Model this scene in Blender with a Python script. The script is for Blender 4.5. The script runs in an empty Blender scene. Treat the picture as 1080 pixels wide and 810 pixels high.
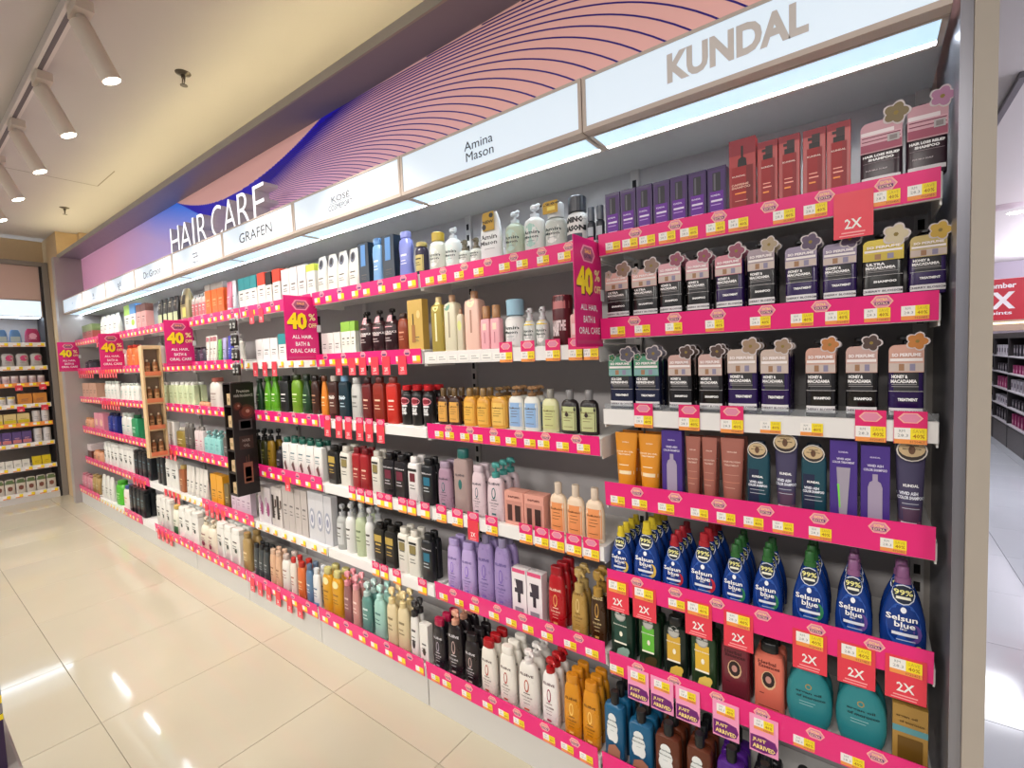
import bpy, bmesh, math, random
from mathutils import Matrix, Vector
random.seed(7)
SC = bpy.context.scene
COL = SC.collection
# ------------------------------------------------------------------ camera
YAW, PIT, ROL, FPX, CAMZ = 0.6423, -0.0589, -0.0383, 500.85, 1.6388
def cam_axes():
    f = Vector((-math.sin(YAW)*math.cos(PIT), math.cos(YAW)*math.cos(PIT), math.sin(PIT)))
    r = Vector((math.cos(YAW), math.sin(YAW), 0)); u = r.cross(f)
    c, s = math.cos(ROL), math.sin(ROL)
    return r*c+u*s, u*c-r*s, f
RX, UX, FX = cam_axes()
cd = bpy.data.cameras.new('camera'); cam = bpy.data.objects.new('camera', cd); COL.objects.link(cam)
cd.sensor_width = 36; cd.lens = FPX/1080*36; cd.clip_start = .02; cd.clip_end = 60
M4 = Matrix((RX, UX, -FX)).transposed().to_4x4(); M4.translation = (0, 0, CAMZ); cam.matrix_world = M4
SC.camera = cam
# ------------------------------------------------------------------ world, exposure, large lights
w = bpy.data.worlds.new('world'); SC.world = w; w.use_nodes = True
w.node_tree.nodes['Background'].inputs[0].default_value = (.93, .93, 1, 1)
w.node_tree.nodes['Background'].inputs[1].default_value = .3
SC.view_settings.view_transform = 'Standard'; SC.view_settings.look = 'None'; SC.view_settings.gamma = 1
SC.view_settings.exposure = 0.38
def area(name, loc, sx, sy, power, col, rot=(0, 0, 0)):
    l = bpy.data.lights.new(name, 'AREA'); l.shape = 'RECTANGLE'; l.size = sx; l.size_y = sy; l.energy = power; l.color = col
    o = bpy.data.objects.new(name, l); o.location = loc; o.rotation_euler = rot; COL.objects.link(o); return o
for x in (-7.4, -5.0, -2.6, -.2):
    area('ceiling_fill_light', (x, -2.5, 3.37), 1.2, .6, 85, (1, .95, .9))  # unseen area lights behind the camera, set back to brighten the shelf fronts
area('ceiling_fill_light', (2.6, -1.6, 3.37), 1.2, .6, 75, (1, .95, .9))  # added fill from the camera side for the flags and shelf fronts
for x, y in ((1.9, 5.0), (1.2, 9.0), (2.6, 9.0)):
    area('ceiling_fill_light', (x, y, 3.37), 1.0, 1.0, 60, (.93, .94, 1))  # area lights that brighten the far aisle
area('added_aisle_uplight', (3.1, 9, 2.5), .6, 12, 380, (.86, .84, 1), (math.pi, 0, 0))  # unseen uplight added to brighten the far aisle ceiling
# ------------------------------------------------------------------ pixel helper (coordinates measured on the photograph, 1080x810)
def ray(u, v): return FX + RX*((u-540)/FPX) - UX*((v-405)/FPX)
def onY(u, v, Y): d = ray(u, v)*1; d = d*(Y/d.y); return d.x, d.z+CAMZ
def onX(u, v, X): d = ray(u, v); d = d*(X/d.x); return d.y, d.z+CAMZ
def onZ(u, v, Z): d = ray(u, v); d = d*((Z-CAMZ)/d.z); return d.x, d.y
def prj(x, y, z):
    d = Vector((x, y, z-CAMZ)); k = d.dot(FX); return 540+FPX*d.dot(RX)/k, 405-FPX*d.dot(UX)/k
# ------------------------------------------------------------------ materials
MC = {}
def lin(h):
    c = [int(h[i:i+2], 16)/255 for i in (0, 2, 4)]
    return [x/12.92 if x < .04045 else ((x+.055)/1.055)**2.4 for x in c]+[1]
def M(h, rough=.4, metal=0., kind='', **k):
    key = (h, rough, metal, kind, tuple(sorted(k.items())))
    if key in MC: return MC[key]
    m = bpy.data.materials.new('mat_'+h+kind); m.use_nodes = True; nt = m.node_tree; b = nt.nodes['Principled BSDF']
    b.inputs['Base Color'].default_value = lin(h); b.inputs['Roughness'].default_value = rough; b.inputs['Metallic'].default_value = metal
    if kind == 'glow':
        b.inputs['Emission Color'].default_value = lin(h); b.inputs['Emission Strength'].default_value = k.get('s', 1); 
        b.inputs['Base Color'].default_value = (.6, .6, .6, 1)
    elif kind == 'clear':
        b.inputs['Transmission Weight'].default_value = k.get('t', .6); b.inputs['IOR'].default_value = 1.35
    else:
        n = nt.nodes.new('ShaderNodeTexNoise'); n.inputs['Scale'].default_value = k.get('sc', 30); n.inputs['Detail'].default_value = 2
        mr = nt.nodes.new('ShaderNodeMapRange'); mr.inputs['To Min'].default_value = max(0, rough-.05); mr.inputs['To Max'].default_value = rough+.06
        tc = nt.nodes.new('ShaderNodeTexCoord'); nt.links.new(tc.outputs['Object'], n.inputs['Vector'])
        nt.links.new(n.outputs['Fac'], mr.inputs['Value']); nt.links.new(mr.outputs['Result'], b.inputs['Roughness'])
        v = k.get('v', 0)
        if v:
            mx = nt.nodes.new('ShaderNodeMix'); mx.data_type = 'RGBA'; c = lin(h)
            mx.inputs['A'].default_value = [q*(1-v) for q in c[:3]]+[1]; mx.inputs['B'].default_value = [min(1, q*(1+v)) for q in c[:3]]+[1]
            nt.links.new(n.outputs['Fac'], mx.inputs['Factor']); nt.links.new(mx.outputs['Result'], b.inputs['Base Color'])
    MC[key] = m; return m
# ------------------------------------------------------------------ geometry collector
TX = {}
def text_geo(s, bold=0.0, res=1):
    key = (s, bold, res)
    if key in TX: return TX[key]
    cu = bpy.data.curves.new('t', 'FONT'); cu.body = s; cu.resolution_u = res; cu.offset = bold; cu.align_x = 'LEFT'
    o = bpy.data.objects.new('t', cu); me = o.to_mesh()
    vs = [(v.co.x, v.co.y) for v in me.vertices]; fs = [tuple(p.vertices) for p in me.polygons]
    o.to_mesh_clear(); bpy.data.objects.remove(o); bpy.data.curves.remove(cu)
    if vs:
        x0, x1 = min(v[0] for v in vs), max(v[0] for v in vs); y0, y1 = min(v[1] for v in vs), max(v[1] for v in vs)
        vs = [((x-x0)/(x1-x0+1e-9)-.5, (y-y0)/(y1-y0+1e-9)-.5) for x, y in vs]
        TX[key] = (vs, fs, (x1-x0)/(y1-y0+1e-9))
    else: TX[key] = ([], [], 1)
    return TX[key]
class G:
    def __init__(s): s.v = []; s.f = []; s.m = []; s.mats = []
    def mi(s, m):
        if m not in s.mats: s.mats.append(m)
        return s.mats.index(m)
    def add(s, vs, fs, m):
        b = len(s.v); i = s.mi(m); s.v += [tuple(v) for v in vs]
        for f in fs: s.f.append(tuple(b+q for q in f)); s.m.append(i)
        return s
    def box(s, a, b, m):
        x0, y0, z0 = a; x1, y1, z1 = b
        return s.add([(x0,y0,z0),(x1,y0,z0),(x1,y1,z0),(x0,y1,z0),(x0,y0,z1),(x1,y0,z1),(x1,y1,z1),(x0,y1,z1)],
              [(0,3,2,1),(4,5,6,7),(0,1,5,4),(1,2,6,5),(2,3,7,6),(3,0,4,7)], m)
    def cbox(s, a, b, m, c=.001):           # box with chamfered vertical and top edges
        x0, y0, z0 = a; x1, y1, z1 = b
        o = [(x0+c,y0),(x1-c,y0),(x1,y0+c),(x1,y1-c),(x1-c,y1),(x0+c,y1),(x0,y1-c),(x0,y0+c)]
        i = [(min(max(x,x0+2*c),x1-2*c), min(max(y,y0+2*c),y1-2*c)) for x, y in o]
        vs = [(x,y,z0) for x,y in o]+[(x,y,z1-c) for x,y in o]+[(x,y,z1) for x,y in i]
        fs = [tuple(range(7,-1,-1)), tuple(range(16,24))]
        for k in range(8):
            n = (k+1)%8; fs += [(k,n,8+n,8+k),(8+k,8+n,16+n,16+k)]
        return s.add(vs, fs, m)
    def rings(s, pr, m, n=4., seg=20, cx=0, cy=0, cap=True):   # pr: (z, hw, hd)
        vs = []; k = 0
        for z, a, d in pr:
            for i in range(seg):
                t = 2*math.pi*i/seg; c, q = math.cos(t), math.sin(t)
                vs.append((cx+a*math.copysign(abs(c)**(2/n), c), cy+d*math.copysign(abs(q)**(2/n), q), z))
        fs = []
        for r in range(len(pr)-1):
            for i in range(seg):
                j = (i+1)%seg; fs.append((r*seg+i, r*seg+j, (r+1)*seg+j, (r+1)*seg+i))
        if cap: fs += [tuple(range(seg-1, -1, -1)), tuple((len(pr)-1)*seg+i for i in range(seg))]
        return s.add(vs, fs, m)
    def tube(s, pts, r, m, seg=8):           # round bar along points, r scalar or list
        P = [Vector(p) for p in pts]; vs = []; fs = []
        for i, p in enumerate(P):
            d = (P[min(i+1, len(P)-1)]-P[max(i-1, 0)]).normalized()
            a = Vector((0, 0, 1)) if abs(d.z) < .9 else Vector((1, 0, 0)); e1 = d.cross(a).normalized(); e2 = d.cross(e1)
            rr = r[i] if isinstance(r, (list, tuple)) else r
            for k in range(seg):
                t = 2*math.pi*k/seg; vs.append(p+e1*(rr*math.cos(t))+e2*(rr*math.sin(t)))
        for i in range(len(P)-1):
            for k in range(seg):
                j = (k+1)%seg; fs.append((i*seg+k, i*seg+j, (i+1)*seg+j, (i+1)*seg+k))
        fs += [tuple(range(seg-1, -1, -1)), tuple((len(P)-1)*seg+k for k in range(seg))]
        return s.add(vs, fs, m)
    def poly(s, pts, y0, y1, m):             # outline in x,z extruded from y0 (front) to y1 (back)
        n = len(pts); vs = [(x, y0, z) for x, z in pts]+[(x, y1, z) for x, z in pts]
        fs = [tuple(range(n)), tuple(range(2*n-1, n-1, -1))]+[(i, n+i, n+(i+1)%n, (i+1)%n) for i in range(n)]
        return s.add(vs, fs, m)
    def text(s, t, x, z, w, h, m, f=None, bold=.0, res=1, y=None):
        vs, fs, ar = text_geo(t, bold, res)
        if w is None: w = h*ar
        f = f or (lambda a, b: y)
        P = [(x+a*w, z+b*h) for a, b in vs]
        return s.add([(a, f(a, b), b) for a, b in P], fs, m)
    def build(s, name, parent=None, smooth=0, loc=None, rot=None):
        me = bpy.data.meshes.new(name); me.from_pydata(s.v, [], s.f)
        for m in s.mats: me.materials.append(m)
        me.polygons.foreach_set('material_index', s.m); me.update()
        if smooth:
            me.polygons.foreach_set('use_smooth', [True]*len(s.f)); me.set_sharp_from_angle(angle=math.radians(smooth))
        o = bpy.data.objects.new(name, me); COL.objects.link(o)
        if parent: o.parent = parent
        if loc: o.location = loc
        if rot: o.rotation_euler = rot
        return o
def empty(name, loc, rz=0):
    o = bpy.data.objects.new(name, None); o.location = loc; o.rotation_euler = (0, 0, rz); o.empty_display_size = .02; COL.objects.link(o); return o
USED = {}
def tag(o, label, cat, group=None):
    if label in USED and not group: print('DUPLABEL', label)
    USED[label] = USED.get(label, 0)+1
    n = len(label.replace(',', ' ').split())
    if n > 16 or n < 4: print('LABELLEN', n, label)
    o['label'] = label; o['category'] = cat
    if group: o['group'] = group
    return o
def struct(o): o['kind'] = 'structure'; return o
def dup(root, loc, rz):
    c = root.copy(); COL.objects.link(c); c.location = loc; c.rotation_euler = (0, 0, rz)
    for ch in root.children:
        d = ch.copy(); COL.objects.link(d); d.parent = c
        for g in ch.children:
            e = g.copy(); COL.objects.link(e); e.parent = d
    return c
# ------------------------------------------------------------------ measured layout
X0, W, NB = .148, .90, 9
YH, YS, YB, YD, YM = 1.4445, 1.53, 1.90, 1.45, 1.655     # header front, shelf front, back wall, deck front, mural
ZC = 3.40
def bx(n): return X0-n*W
ORD = ['first', 'second', 'third', 'fourth', 'fifth', 'sixth', 'seventh', 'eighth', 'ninth', 'tenth', 'eleventh', 'twelfth', 'thirteenth']
def bayname(b): return 'nearest bay' if b == 1 else ORD[b-1]+'-nearest bay'
def rowname(b, r):
    n = 7 if b == 1 else 6
    return 'top shelf' if r == 1 else 'bottom deck' if r == n else ORD[r-1]+' shelf'
ZB1 = [1.971, 1.684, 1.386, 1.094, .776, .469, .145]
ZB = [1.968, 1.618, 1.268, .882, .495, .145]
def zb(b, r): return (ZB1 if b == 1 else ZB)[r-1]
def bt(b, r): return .05 if (b, r) in WHITE else .067 if r < 4 else .05 if (b, r) == (1, 4) else .044       # board top above strip bottom
WHITE = {(1,3), (2,2), (2,4), (3,4), (3,5), (4,2), (4,5), (5,3), (5,4), (7,5), (6,5), (3,3), (8,6), (7,6)}
# ------------------------------------------------------------------ structure
grout = M('6a6255', .8); tile_m = M('bfb8a3', .06, v=.05, sc=2.5); tile_w = M('b4b8be', .1, v=.04, sc=2.5)
fl = struct(G().box((-9.6, -4, -.06), (5, 17, -.004), grout).build('floor'))
TP, TQ = .7404, .7363
def tile_mesh(m):
    return G().cbox((.0012, .0012, -.014), (TP-.0012, TQ-.0012, 0), m, .0008).build('tile')
t0 = tile_mesh(tile_m); t1 = tile_mesh(tile_w); n = 0
for i in range(-11, 3):
    for j in range(-3, 1):
        o = t0 if n == 0 else t0.copy(); n += 1
        if o is not t0: COL.objects.link(o)
        o.parent = fl; o.location = (-1.3833+TP*i, 1.2547+TQ*j, 0)
for i in range(2, 6):
    for j in range(-1, 14):
        o = t1 if (i, j) == (2, -1) else t1.copy()
        if o is not t1: COL.objects.link(o)
        o.parent = fl; o.location = (-1.3833+TP*i, 1.2547+.02+TQ*(j+1), 0)
ce_m = M('c6c0bc', .9, v=.02, sc=1.0)
ceil = struct(G().box((-9.6, -4, ZC), (5, 17, ZC+.05), ce_m).build('ceiling'))
seam = G()
pts = [onZ(13, 178, ZC), onZ(102, 197, ZC), onZ(119, 180, ZC)]
a, b, c = pts; hx = a[0]
seam.box((hx-.004, a[1]-.9, ZC-.0015), (hx+.004, b[1], ZC-.0005), M('8f857b', .9))
seam.box((hx, b[1]-.004, ZC-.0015), (c[0], b[1]+.004, ZC-.0005), M('8f857b', .9))
seam.build('access_panel_seam', ceil)
wall_m = M('b4ada6', .6, v=.03)
# back wall of the shelving, one panel per bay
wb = struct(G().box((bx(9), YB, 0), (X0+.07, YB+.06, ZC), wall_m).build('wall_back'))
for n in range(NB):
    G().cbox((bx(n+1)+.003, YB-.006, .12), (bx(n)-.003, YB, 2.37), M('b4b0b0', .5, v=.03), .001).build('back_panel', wb)
for n in range(NB+1):
    g = G(); x = min(max(bx(n), bx(9)+.02), X0-.02)
    g.box((x-.016, YB-.022, .1), (x+.016, YB-.006, 2.366), M('c9c6c2', .4, .2))
    up = struct(g.build('trim_%d' % (n+1)))
    g = G(); z = .15
    while z < 2.34:
        g.box((x-.008, YB-.0228, z), (x+.008, YB-.0222, z+.03), M('0b0b0c', .7)); z += .055 if n < 3 else .11
    g.build('slots', up)
# canopy above the top shelf
g = G(); g.box((bx(9), 1.486, 2.366), (X0, YB, 2.384), M('a9a6a4', .45))
cn = struct(g.build('trim_11'))
# soffit and fascia beam over the mural
soff = M('857f8a', .38, .1)
g = G(); g.box((bx(9)-.1, YH+.012, 3.062), (X0+.5, YM+.05, 3.078), soff)
struct(g.build('trim_12'))
g = G(); g.cbox((bx(9)-.1, YH, 3.052), (X0+.5, YH+.012, 3.10), M('9c968c', .5), .001)
struct(g.build('trim_13'))
# warm cove strip on top of the soffit, washing the ceiling
g = G(); g.box((bx(9), YH+.03, 3.08), (X0, YH+.05, 3.09), M('ffeeb8', kind='glow', s=19)); cv = g.build('cove_strip_light')
tag(cv, 'warm yellow cove light strip hidden above the beam', 'light')
# ends
gp = M('8d8682', .4, .35)
g = G(); g.box((X0+.034, YD, 0), (X0+.071, YB+.06, ZC), M('aaa195', .5, v=.02)); ep = struct(g.build('wall_right'))
G().box((X0+.012, YD+.012, 0), (X0+.0335, YB, 3.06), M('8c8c94', .3, .55, v=.12, sc=2)).build('steel_lining', ep)
g = G(); g.box((bx(9)-.13, 1.40, 0), (bx(9)-.001, YB+.06, 3.062), M('aaa3a0', .4, .15)); struct(g.build('wall_left'))
beige = M('cdb189', .7, v=.04)
struct(G().box((-8.9, 1.458, 0), (bx(9)-.131, 2.1, ZC), beige).build('wall_corner'))
struct(G().box((bx(9)-.131, 1.66, 3.079), (bx(9)-.01, 2.1, ZC), beige).build('wall_corner_top'))
struct(G().box((-9.3, -4, 3.09), (-8.87, 1.458, ZC), beige).build('wall_end'))
struct(G().box((-9.3, -4, 0), (-9.12, 1.458, 3.09), M('8d867f', .7)).build('wall_end_lower'))
# ------------------------------------------------------------------ mural
nx, nz = 1500, 110; mz0, mz1 = 2.44, 3.062
vs, fs, cols = [], [], []
def mixc(a, b, t): t = max(0, min(1, t)); return [a[i]*(1-t)+b[i]*t for i in range(3)]
peach, pinkl, blu, sky, lil, pnk = [lin(q)[:3] for q in ('d8a49c', 'cf9fbc', '1d12b0', '2d7af0', 'b49fd4', 'd29ab8')]
def mural(x, z):
    lobe = 2.894+(.166 if x < -3.75 else .119)*(x+3.75)**2
    if z > lobe and -4.76 < x < -2.5: return peach
    c2 = -4.739+(3.053-z)*2.36
    if x < c2:
        t = (c2-x)/1.3+(3.06-z)*.8
        c = mixc(sky, lil, t)
        return mixc(c, pnk, (-5.3-x)/1.4)
    f = -3.196+(z-2.817)*4.2
    if x < f-.15: return blu
    return mixc(blu, mixc(pinkl, peach, (x+2.6)/1.3), .1+(x-f+.15)/.42)
for j in range(nz+1):
    for i in range(nx+1):
        x = bx(9)+(X0-bx(9))*i/nx; z = mz0+(mz1-mz0)*j/nz
        vs.append((x, YM, z)); cols += list(mural(x, z))+[1]
for j in range(nz):
    for i in range(nx):
        k = j*(nx+1)+i; fs.append((k, k+1, k+nx+2, k+nx+1))
mm = bpy.data.materials.new('mural_print'); mm.use_nodes = True; nt = mm.node_tree; at = nt.nodes.new('ShaderNodeVertexColor'); at.layer_name = 'print'
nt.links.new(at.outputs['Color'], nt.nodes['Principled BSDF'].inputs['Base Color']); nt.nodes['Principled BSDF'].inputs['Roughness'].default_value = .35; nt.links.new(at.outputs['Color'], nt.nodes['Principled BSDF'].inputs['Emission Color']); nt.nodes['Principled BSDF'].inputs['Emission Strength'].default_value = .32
me = bpy.data.meshes.new('mural_panel'); me.from_pydata(vs, [], fs); me.materials.append(mm)
ca = me.color_attributes.new('print', 'FLOAT_COLOR', 'POINT'); ca.data.foreach_set('color', cols)
mur = bpy.data.objects.new('mural_panel', me); COL.objects.link(mur)
mo = mur.modifiers.new('t', 'SOLIDIFY'); mo.thickness = .02; mo.offset = -1
tag(mur, 'printed mural band of blue and pink waves above the signs', 'mural')
g = G(); lm = M('35208e', .4); K = 2.3; xs = -3.05
while xs < 1.6:
    zi = 2.836+.125*(xs+1.8)+.02*max(0, min(1, (xs+1.1)/.6)); P = []
    for q in range(60):
        x = max(-3.3, xs-2.2)+q*.045
        z = zi-math.exp(K*(x-xs))/K
        if x > X0 or z < mz0: break
        if z < mz1-.004 and z < 2.89+.119*(x+3.75)**2: P.append((x, z))
    hw = .0013+.0016*min(1, max(0, (xs+2.4)/1.5))
    if len(P) > 2:
        vs = []; 
        for q, (x, z) in enumerate(P):
            a, b = P[max(q-1, 0)], P[min(q+1, len(P)-1)]; l = math.hypot(b[0]-a[0], b[1]-a[1]); nxx, nzz = -(b[1]-a[1])/l*hw, (b[0]-a[0])/l*hw
            vs += [(x+nxx, YM-.0012, z+nzz), (x-nxx, YM-.0012, z-nzz)]
        g.add(vs, [(2*q+1, 2*q+3, 2*q+2, 2*q) for q in range(len(P)-1)], lm)
    xs += .046 if xs < -1.7 else .05+.022*min(1, (xs+1.7)/.8)
g.build('wave_lines', mur)
g = G()
for j in range(30):                                       # halftone dots at the far end of the mural
    for i in range(40):
        r = .0075*(1-i/44); x, z = bx(9)+.02+i*.034+(j % 2)*.017, 2.56+j*.017
        if z < mz1-.01: g.add([(x+r*math.cos(t), YM-.001, z+r*math.sin(t)) for t in (0, 1.05, 2.09, 3.14, 4.19, 5.24)], [tuple(range(6))], M('b0567c', .5))
d = g.build('halftone_dots', mur); d['kind'] = 'stuff'
# ------------------------------------------------------------------ header signs and shelf lights
alum = M('c6b8ae', .45)
names = ['rightmost sign', 'second sign from the right', 'third sign from the right', 'fourth sign from the right', 'fifth sign from the right', 'sixth sign from the right', 'seventh sign from the right', 'second sign from the left', 'leftmost sign']
reads = ['large grey bold capitals', 'thin handwritten lettering on two lines', 'small two line grey capitals', 'thin dark capitals', 'a tiny logo over small text', 'narrow serif lettering', 'small stacked letters', 'tiny faint lettering', 'a faint mark']
for n in range(NB):
    xa, xb = bx(n+1), bx(n)
    s = empty('lightbox_sign', ((xa+xb)/2, YH+.03, 2.366)); hw = W/2-.002
    tag(s, 'white lightbox with %s, %s in header' % (reads[n], names[n]), 'sign')
    g = G(); z1 = .171
    for a, b in (((-hw, -.03, -.003), (hw, .011, .012)), ((-hw, -.03, z1-.009), (hw, .011, z1)), ((-hw, -.03, .012), (-hw+.012, .011, z1-.009)), ((hw-.012, -.03, .012), (hw, .011, z1-.009))): g.box(a, b, alum)
    g.build('frame', s)
    G().box((-hw+.012, -.026, .012), (hw-.012, .009, z1-.009), M('bcd6ea', kind='glow', s=.54)).build('face', s)
    def tt(g, t, u0, v0, u1, v1, m, bold=0, hh=.05):
        # text spanning two measured points along its middle line
        a = onY(u0, v0, YH); b = onY(u1, v1, YH)
        g.text(t, (a[0]+b[0])/2-(xa+xb)/2, (a[1]+b[1])/2-2.366, b[0]-a[0], hh, m, y=-.0275, bold=bold, res=3)
    g = G(); dk = M('484443', .5)
    if n == 0: tt(g, 'KUNDAL', 703, 70, 853, 18, M('d6d0cc', .5), .045, .084)
    elif n == 1: tt(g, 'Amina', 489, 155, 519, 144, M('2c2a2a', .5), 0, .034); tt(g, 'Mason', 491, 166, 520, 156, M('2c2a2a', .5), 0, .034)
    elif n == 2:
        tt(g, 'KOSÉ', 349, 210, 368, 203, dk, 0, .036); tt(g, 'COSMEPORT', 346, 221, 371, 211, dk, 0, .026)
        a = onY(346, 216, YH); b = onY(371, 207, YH); g.box((a[0]-(xa+xb)/2, -.028, (a[1]+b[1])/2-2.367), (b[0]-(xa+xb)/2, -.0275, (a[1]+b[1])/2-2.3655), dk)
    elif n == 3: tt(g, 'GRAFEN', 252, 253, 286, 238, M('3b3838', .5), .0, .06)
    elif n == 4:
        g.box((-.05, -.028, .10), (.03, -.0275, .106), dk).box((-.04, -.028, .075), (.05, -.0275, .081), dk).box((.02, -.028, .081), (.026, -.0275, .1), dk); g.text('Ha:ru', 0, .045, .1, .022, dk, y=-.0276)
    elif n == 5: tt(g, 'Dr.Groot', 151, 291, 169, 284, dk, 0, .055)
    elif n == 6: g.text('sd', 0, .1, .1, .05, dk, y=-.0276); g.text('L', .01, .06, .05, .04, dk, y=-.0276)
    elif n == 7: g.text('&', 0, .095, .07, .04, M('8a8a90', .5), y=-.0276); g.text('ello', 0, .055, .12, .02, M('8a8a90', .5), y=-.0276)
    else: g.text('o', 0, .09, .05, .03, M('a0a0a6', .5), y=-.0276)
    g.build('lettering', s)
    l = empty('canopy_light', ((xa+xb)/2, 1.545, 2.366)); nm = 'leftmost' if n == 8 else 'rightmost' if n == 0 else ORD[n]+' from the right'
    tag(l, 'cool white light panel under the header canopy, '+nm, 'light')
    g = G(); 
    for a, b in (((-.447, -.058, -.006), (.447, -.052, -.0002)), ((-.447, .066, -.006), (.447, .078, -.0002)), ((-.447, -.054, -.006), (-.435, .066, -.0002)), ((.435, -.054, -.006), (.447, .066, -.0002))): g.box(a, b, alum)
    g.build('frame', l)
    G().box((-.435, -.054, -.004), (.435, .050, -.0004), M('b4dcf8', kind='glow', s=.78)).build('diffuser', l)
    G().box((-.435, .050, -.0045), (.435, .066, -.0004), M('e6f3ff', kind='glow', s=30)).build('led_line', l)
# raised letters HAIR CARE standing on the signs
def letters():
    xl, xr = onY(180, 255, 1.49)[0], onY(279, 210, 1.49)[0]
    s = empty('raised_sign_letters', ((xl+xr)/2, 1.49, 2.54)); tag(s, 'thick white raised letters reading HAIR CARE standing on the header', 'sign')
    wd = xr-xl; spans = {'H': (0, .115), 'A': (.125, .265), 'I': (.285, .305), 'R': (.345, .45), 'C': (.50, .61), 'A2': (.625, .745), 'R2': (.765, .875), 'E': (.905, 1)}
    for k, (a, b) in spans.items():
        ch = k[0]; cu = bpy.data.curves.new('c', 'FONT'); cu.body = ch; cu.resolution_u = 6; cu.extrude = .15; cu.offset = -.012
        o = bpy.data.objects.new('c', cu); me = o.to_mesh(); vs = [v.co.copy() for v in me.vertices]; fs = [tuple(p.vertices) for p in me.polygons]
        o.to_mesh_clear(); bpy.data.objects.remove(o)
        x0, x1 = min(v.x for v in vs), max(v.x for v in vs); y0, y1 = min(v.y for v in vs), max(v.y for v in vs)
        fr = [f for f in fs if all(vs[i].z > .149 for i in f)]; ot = [f for f in fs if f not in fr]; V = [(-wd/2+wd*(a+(b-a)*(v.x-x0)/(x1-x0)), .045-.3*v.z, .215*(v.y-y0)/(y1-y0)) for v in vs]
        g = G(); g.add(V, ot, M('dcdadc', .4)); g.f += [tuple(f) for f in fr]; k_ = g.mi(M('f6f6ff', kind='glow', s=.9)); g.m += [k_]*len(fr)
        g.build('letter', s)
letters()

# ------------------------------------------------------------------ 40% OFF flags
def flag(n, lab):
    x = bx(n)
    s = empty('promotion_flag', (x, 1.455, 1.84)); tag(s, lab, 'sign', 'magenta sale flags on the shelving')
    mg = M('e0207a', .35); g = G(); g.box((-.0012, -.098, -.18), (.0012, .098, .18), mg); g.build('card', s)
    g = G()
    def P(g, pts, m, off): g.add([(.0013+off, y, z) for y, z in pts], [tuple(range(len(pts)))], m)
    hexa = lambda k: [(-.05*k, .13), (-.03*k, .13+.026*k), (.03*k, .13+.026*k), (.05*k, .13), (.03*k, .13-.026*k), (-.03*k, .13-.026*k)]
    P(g, hexa(1.05), M('f0a0b4', .4), .0002); P(g, hexa(.86), M('a8607c', .4), .0004)
    def T(t, y, z, w, h, m, off, bold):
        vs, fs, ar = text_geo(t, bold, 2); g.add([(.0013+off, y+a*w, z+b*h) for a, b in vs], fs, m)
    T('SALE', 0, .138, .045, .012, M('ffc060', .4), .0006, .02); T('EXTRA', 0, .122, .05, .012, M('3a2450', .4), .0006, .03)
    T('40', -.022, .036, .120, .096, M('6e0a35', .4), .0003, .07); T('40', -.026, .040, .116, .094, M('ffe01e', .4), .0006, .05)
    T('%', .064, .064, .042, .04, M('ffe9a8', .4), .0006, .03); T('OFF', .064, .016, .048, .026, M('ffe9a8', .4), .0006, .03)
    T('ALL HAIR,', .0, -.05, .12, .023, M('ffffff', .4), .0005, .02); T('BATH &', .0, -.088, .085, .023, M('ffffff', .4), .0005, .02); T('ORAL CARE', .0, -.126, .15, .023, M('ffffff', .4), .0005, .02)
    P(g, [(-.09, -.17), (.09, -.17), (.09, -.158), (-.09, -.158)], M('d84c80', .4), .0003)
    g.build('print', s)
    g = G(); g.box((-.002, .09, -.02), (.002, .115, .02), M('e8e8e8', .3)); g.build('clip', s)
for n, l in ((1, 'rightmost magenta 40% off flag, beside the nearest bay'), (3, 'magenta 40% off flag, second from the right'), (5, 'magenta 40% off flag, middle one of five'),
             (7, 'magenta 40% off flag, second from the left'), (9, 'leftmost magenta 40% off flag, beside the corner post')): flag(n, l)
# ------------------------------------------------------------------ shelves with strips, tags and badges
pink = M('e8237a', .3); white = M('e9e7e4', .35); orange = M('f0974c', .45); yellow = M('f7e028', .45); paper = M('f2efe9', .5); coral = M('e23a4c', .4); rose = M('f29bc0', .4)
def mk_tag(det):
    g = G(); g.box((-.033, -.0012, 0), (.033, 0, .012), orange).box((-.033, -.0012, .012), (0, 0, .042), paper).box((0, -.0012, .012), (.033, 0, .042), yellow)
    if det:
        g.text('SAVE', .017, .034, .024, .009, M('c8a828'), y=-.0015); g.text('40%', .017, .021, .024, .011, M('b07a18'), y=-.0015, bold=.02)
        g.text('RM', -.017, .034, .012, .007, M('a0a0a0'), y=-.0015); g.text('28.3', -.015, .022, .022, .008, M('909090'), y=-.0015); g.text('0120455', .014, .006, .03, .006, M('7a4a20'), y=-.0015)
    return g.build('price_tag')
def mk_badge(det):
    g = G(); h = lambda a, y, m: g.poly([(-.032*a, 0), (-.017*a, -.018*a), (.017*a, -.018*a), (.032*a, 0), (.017*a, .018*a), (-.017*a, .018*a)], y, 0, m)
    h(1, -.001, M('f6b9a8', .4)); h(.84, -.0014, M('e08aa6', .4)); g.box((-.02, -.0016, -.010), (.02, -.0014, -.001), M('5a3468', .4))
    if det: g.text('EXTRA', 0, .006, .03, .008, M('ffd890'), y=-.0018, bold=.03); g.text('EXTRA', 0, -.0055, .034, .007, M('f6c8b0'), y=-.0018, bold=.03)
    return g.build('promo_badge')
def mk_hang():
    g = G(); g.box((-.037, -.0016, -.052), (.037, -.0002, .045), coral); g.text('2X', 0, -.022, .032, .021, paper, y=-.002, bold=.02)
    g.box((-.022, -.002, -.042), (.022, -.0017, -.0395), M('f7a9a9')).box((-.026, -.002, -.048), (.02, -.0017, -.046), M('f7a9a9')); return g.build('double_points_tag')
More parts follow.
